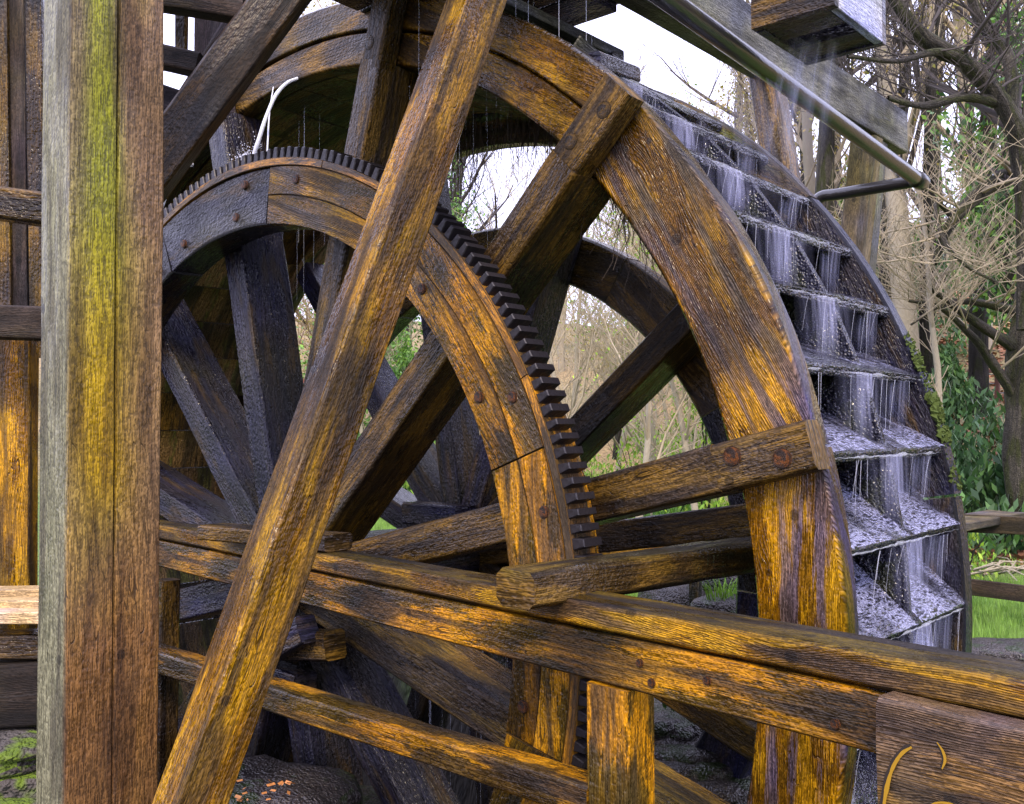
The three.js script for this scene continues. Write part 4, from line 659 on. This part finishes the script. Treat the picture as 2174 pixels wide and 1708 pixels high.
// ---------------------------------------------------------------- stones, fence, footbridge, shelter
{
  const stone = (label, p, rx, ry, rz, seed, rot = 0, group, mt = M.rock) => { const o = obj('stone', rockGeo(rx, ry, rz, seed), mt); o.position.copy(p); o.rotation.y = rot; tag(o, label, 'stone', group); return o; };
  stone('mossy flat stone under the grey sill timber, topmost of its pile', at(20, 1578, 3.4), .26, .06, .2, 1, .3, null, M.mossRock);
  stone('green mossy stone in the middle of the pile at lower left', at(30, 1640, 3.35), .25, .05, .2, 2, .9, null, M.mossRock);
  stone('dark mossy stone at the bottom of the pile at lower left', at(25, 1700, 3.3), .3, .06, .25, 3, 1.4, null, M.mossRock);
  stone('black wet rock sprinkled with orange leaves below the prop', at(560, 1745, 3.9), .36, .17, .3, 4, .5);
  stone('smaller black rock behind the leaf sprinkled rock', at(700, 1760, 4.2), .3, .13, .3, 5, 2);
  { const r = rng(23), g = [], put = (p, s) => { const q = new THREE.PlaneGeometry(s * 2.2, s * .8).rotateX(-1.2 + .5 * r()).rotateY(r() * TAU); q.translate(p.x, p.y, p.z); g.push(q); };
    for (let i = 0; i < 22; i++) put(at(mix(495, 640, r()), mix(1655, 1700, r()), 3.62 + .05 * r()), .008 + .008 * r());
    const lv = tag(obj('fallen_leaves', g, plain(.5, .2, .05, .6, { side: THREE.DoubleSide })), 'scattered orange leaf scraps on the black rock below the prop', 'leaves'); lv.userData.kind = 'stuff'; }
  const rs = rng(17), G = 'dark wet stones of the pit bank';
  for (let i = 0; i < 9; i++) stone(`dark wet stone in the pit bank, ${['topmost', 'second', 'third', 'fourth', 'fifth', 'sixth', 'seventh', 'eighth', 'lowest'][i]} going down`, at(mix(1420, 1580, rs()), 1500 + 26 * i, 5.2 - .08 * i), .2 + .14 * rs(), .07 + .05 * rs(), .22, 20 + i, rs() * 3, G);
  for (let i = 0; i < 12; i++) stone(`flat stone in the low wall, ${['top', 'middle', 'bottom'][i / 4 | 0]} course, ${['first', 'second', 'third', 'fourth'][i % 4]} from the wheel`, at(2055 + 52 * (i % 4) + 20 * rs(), 1385 + 34 * (i / 4 | 0), 5.9 - .1 * (i / 4 | 0)), .16 + .08 * rs(), .055, .2, 40 + i, rs() * 3, 'flat stones of the low wall');
  stone('reddish rock with grass on it behind the log', at(1545, 1300, 6.6), .22, .12, .2, 60, 0);
  stone('dark rock under the grassy rock behind the log', at(1520, 1345, 6.5), .3, .12, .2, 61, 1);
  stone('craggy wet rock with water running down behind the pipe post', at(1430, 1310, 7.4), .22, .26, .3, 62, 1);
  stone('broad wet rock ledge behind the grassy rock', at(1550, 1240, 7.6), .42, .2, .3, 63, 2);
  // plants on the stones
  const tuftAt = (name, label, p, n, h, sp, c, seed) => { const r = rng(seed), g = []; for (let i = 0; i < n; i++) { const a = r() * TAU, d = sp * Math.sqrt(r()), b = p.clone().add(V(Math.cos(a) * d, 0, Math.sin(a) * d)), l = h * (.5 + .7 * r()), t = V(Math.cos(a) * l * .5 * r(), l, Math.sin(a) * l * .5 * r()); g.push(tube([b, b.clone().addScaledVector(t, .6), b.clone().add(t).add(V(t.x * .4, -l * .1, t.z * .4))], [.004, .003, .001], 3)); } tag(obj(name, g, plain(...c, .7, { side: THREE.DoubleSide })), label, 'plant'); };
  tuftAt('grass_tuft', 'bright green grass tuft on the reddish rock', at(1535, 1272, 6.55), 60, .14, .12, [.16, .32, .02], 1);
  tuftAt('grass_tuft', 'second green tuft beside the rim on the reddish rock', at(1575, 1290, 6.45), 45, .16, .08, [.14, .3, .02], 2);
  for (let i = 0; i < 4; i++) tuftAt('fern', ['small fern among the upper pit stones', 'small green plant low between the pit stones', 'creeping green plant by the rim on the pit stones', 'tiny bright plant at the foot of the pit bank'][i], at([1450, 1520, 1470, 1540][i], [1500, 1540, 1620, 1680][i], 5), 40, .08, .12, [.06, .15, .02], 5 + i);
  // wooden frame behind the wheel
  tag(obj('pipe_post', beam(at(1476, 1110, 7), at(1478, 1420, 7), .075, .075), M.dark), 'dark upright post behind the log seen under the right spoke', 'post');
  const p0 = at(1420, 1118, 7.2), p1 = at(1640, 1152, 6.6); tag(obj('drain_pipe', tube([p0, p1], .045, 12), M.pipe), 'shiny grey pipe crossing behind the right rim', 'pipe');
  tag(obj('low_wall_board', beam(at(1200, 1160, 8), at(1620, 1150, 8), .05, .2), M.ochre), 'wet yellowish board wall behind the spokes above the log', 'board');
  const fence = thing('rail_fence', 'dark two rail wooden fence across the lawn at right', 'fence');
  obj('rail', beam(at(1990, 1108, 8), at(2400, 1128, 7.2), .05, .14), M.shed, fence); obj('rail', beam(at(1990, 1238, 8), at(2400, 1290, 7.2), .05, .13), M.shed, fence);
  obj('post', beam(at(1992, 1400, 8.05), at(1992, 1060, 8.05), .12, .12), M.shed, fence); obj('post', beam(at(2330, 1480, 7.3), at(2330, 1060, 7.3), .12, .12), M.shed, fence);
  tag(obj('slab', beam(at(2000, 1118, 7.4), at(2142, 1092, 8.2), .34, .06, { amp: .01 }), M.weather), 'pale wet plank slab laid on the fence beside the wheel', 'plank');
  tag(obj('hose', tube(spline([at(1990, 1345, 7), at(2060, 1362, 6.6), at(2130, 1376, 6.4), at(2230, 1400, 6.2)], 16), .013, 7), plain(.45, .26, .07, .5)), 'thin tan hose lying along the lawn edge at right', 'hose');
  const br = thing('footbridge', 'brown footbridge with wire railing in the woods at right', 'bridge');
  obj('deck', beam(at(2040, 868, 16), at(2330, 872, 15), .9, .1), plain(.12, .05, .035, .7), br); obj('deck_edge', beam(at(2040, 884, 15.6), at(2330, 888, 14.6), .06, .1), plain(.3, .28, .27, .7), br);
  for (const x of [2062, 2118, 2230]) obj('post', beam(at(x, 870, 15.6), at(x, 790, 15.6), .07, .07), plain(.12, .05, .035, .7), br);
  for (const y of [795, 815, 835, 852]) obj('wire', tube([at(2062, y, 15.6), at(2230, y, 15.6)], .008, 4), plain(.2, .2, .2, .5, { metalness: .5 }), br);
  obj('rail', beam(at(2055, 788, 15.6), at(2300, 790, 15), .08, .05), plain(.12, .05, .035, .7), br);
  // shelter and car in the left gap
  const sh = thing('park_shelter', 'small open shelter with red roof and white posts across the lawn', 'shelter'), c0 = at(560, 930, 27), gx = groundHeight(c0.x, c0.z);
  const eave = c0.y + .0, y0 = at(600, 826, 27).y, rf = new THREE.ConeGeometry(2.4, .8, 4, 1); rf.rotateY(Math.PI / 4 + YAW); rf.translate(c0.x, y0 + .42, c0.z); obj('roof', rf, plain(.33, .07, .05, .6), sh);
  obj('roof_edge', new THREE.BoxGeometry(3.35, .12, 3.35).rotateY(YAW).translate(c0.x, y0 - .03, c0.z), plain(.4, .3, .27, .6), sh);
  for (const [a, b] of [[1.4, 1.4], [1.4, -1.4], [-1.4, 1.4], [-1.4, -1.4]]) { const p = c0.clone().addScaledVector(RX, a).addScaledVector(V(FZ.x, 0, FZ.z).normalize(), b); obj('post', new THREE.CylinderGeometry(.07, .08, y0 - gx + .4, 10).translate(p.x, (y0 + gx) / 2 - .15, p.z), plain(.75, .75, .72, .5), sh); }
  const car = thing('parked_car', 'dark red car parked beyond the shelter', 'car', gy(at(590, 920, 31), 0)); car.rotation.y = YAW;
  const bs = new THREE.Shape([[-2.1, .35], [-2.15, .75], [-1.3, .92], [-.75, 1.38], [.75, 1.4], [1.45, .95], [2.1, .85], [2.15, .35]].map((p) => new THREE.Vector2(...p)));
  obj('body', new THREE.ExtrudeGeometry(bs, { depth: 1.6, bevelEnabled: true, bevelSize: .06, bevelThickness: .06, bevelSegments: 2 }).translate(0, 0, -.8), plain(.30, .03, .025, .3, { clearcoat: 1 }), car);
  const ws = new THREE.Shape([[-1.1, .95], [-.68, 1.3], [.68, 1.32], [1.2, .97]].map((p) => new THREE.Vector2(...p)));
  obj('window', new THREE.ExtrudeGeometry(ws, { depth: 1.74, bevelEnabled: false }).translate(0, 0, -.87), plain(.03, .035, .04, .1), car);
  for (const [x, z] of [[-1.3, .78], [1.3, .78], [-1.3, -.78], [1.3, -.78]]) { const w = obj('wheel', new THREE.TorusGeometry(.24, .09, 8, 18), plain(.02, .02, .02, .7), car); w.position.set(x, .33, z); obj('rim', new THREE.CylinderGeometry(.19, .19, .1, 14).rotateX(Math.PI / 2), plain(.5, .5, .5, .3, { metalness: .8 }), w); }
}
renderer.render(scene, camera);
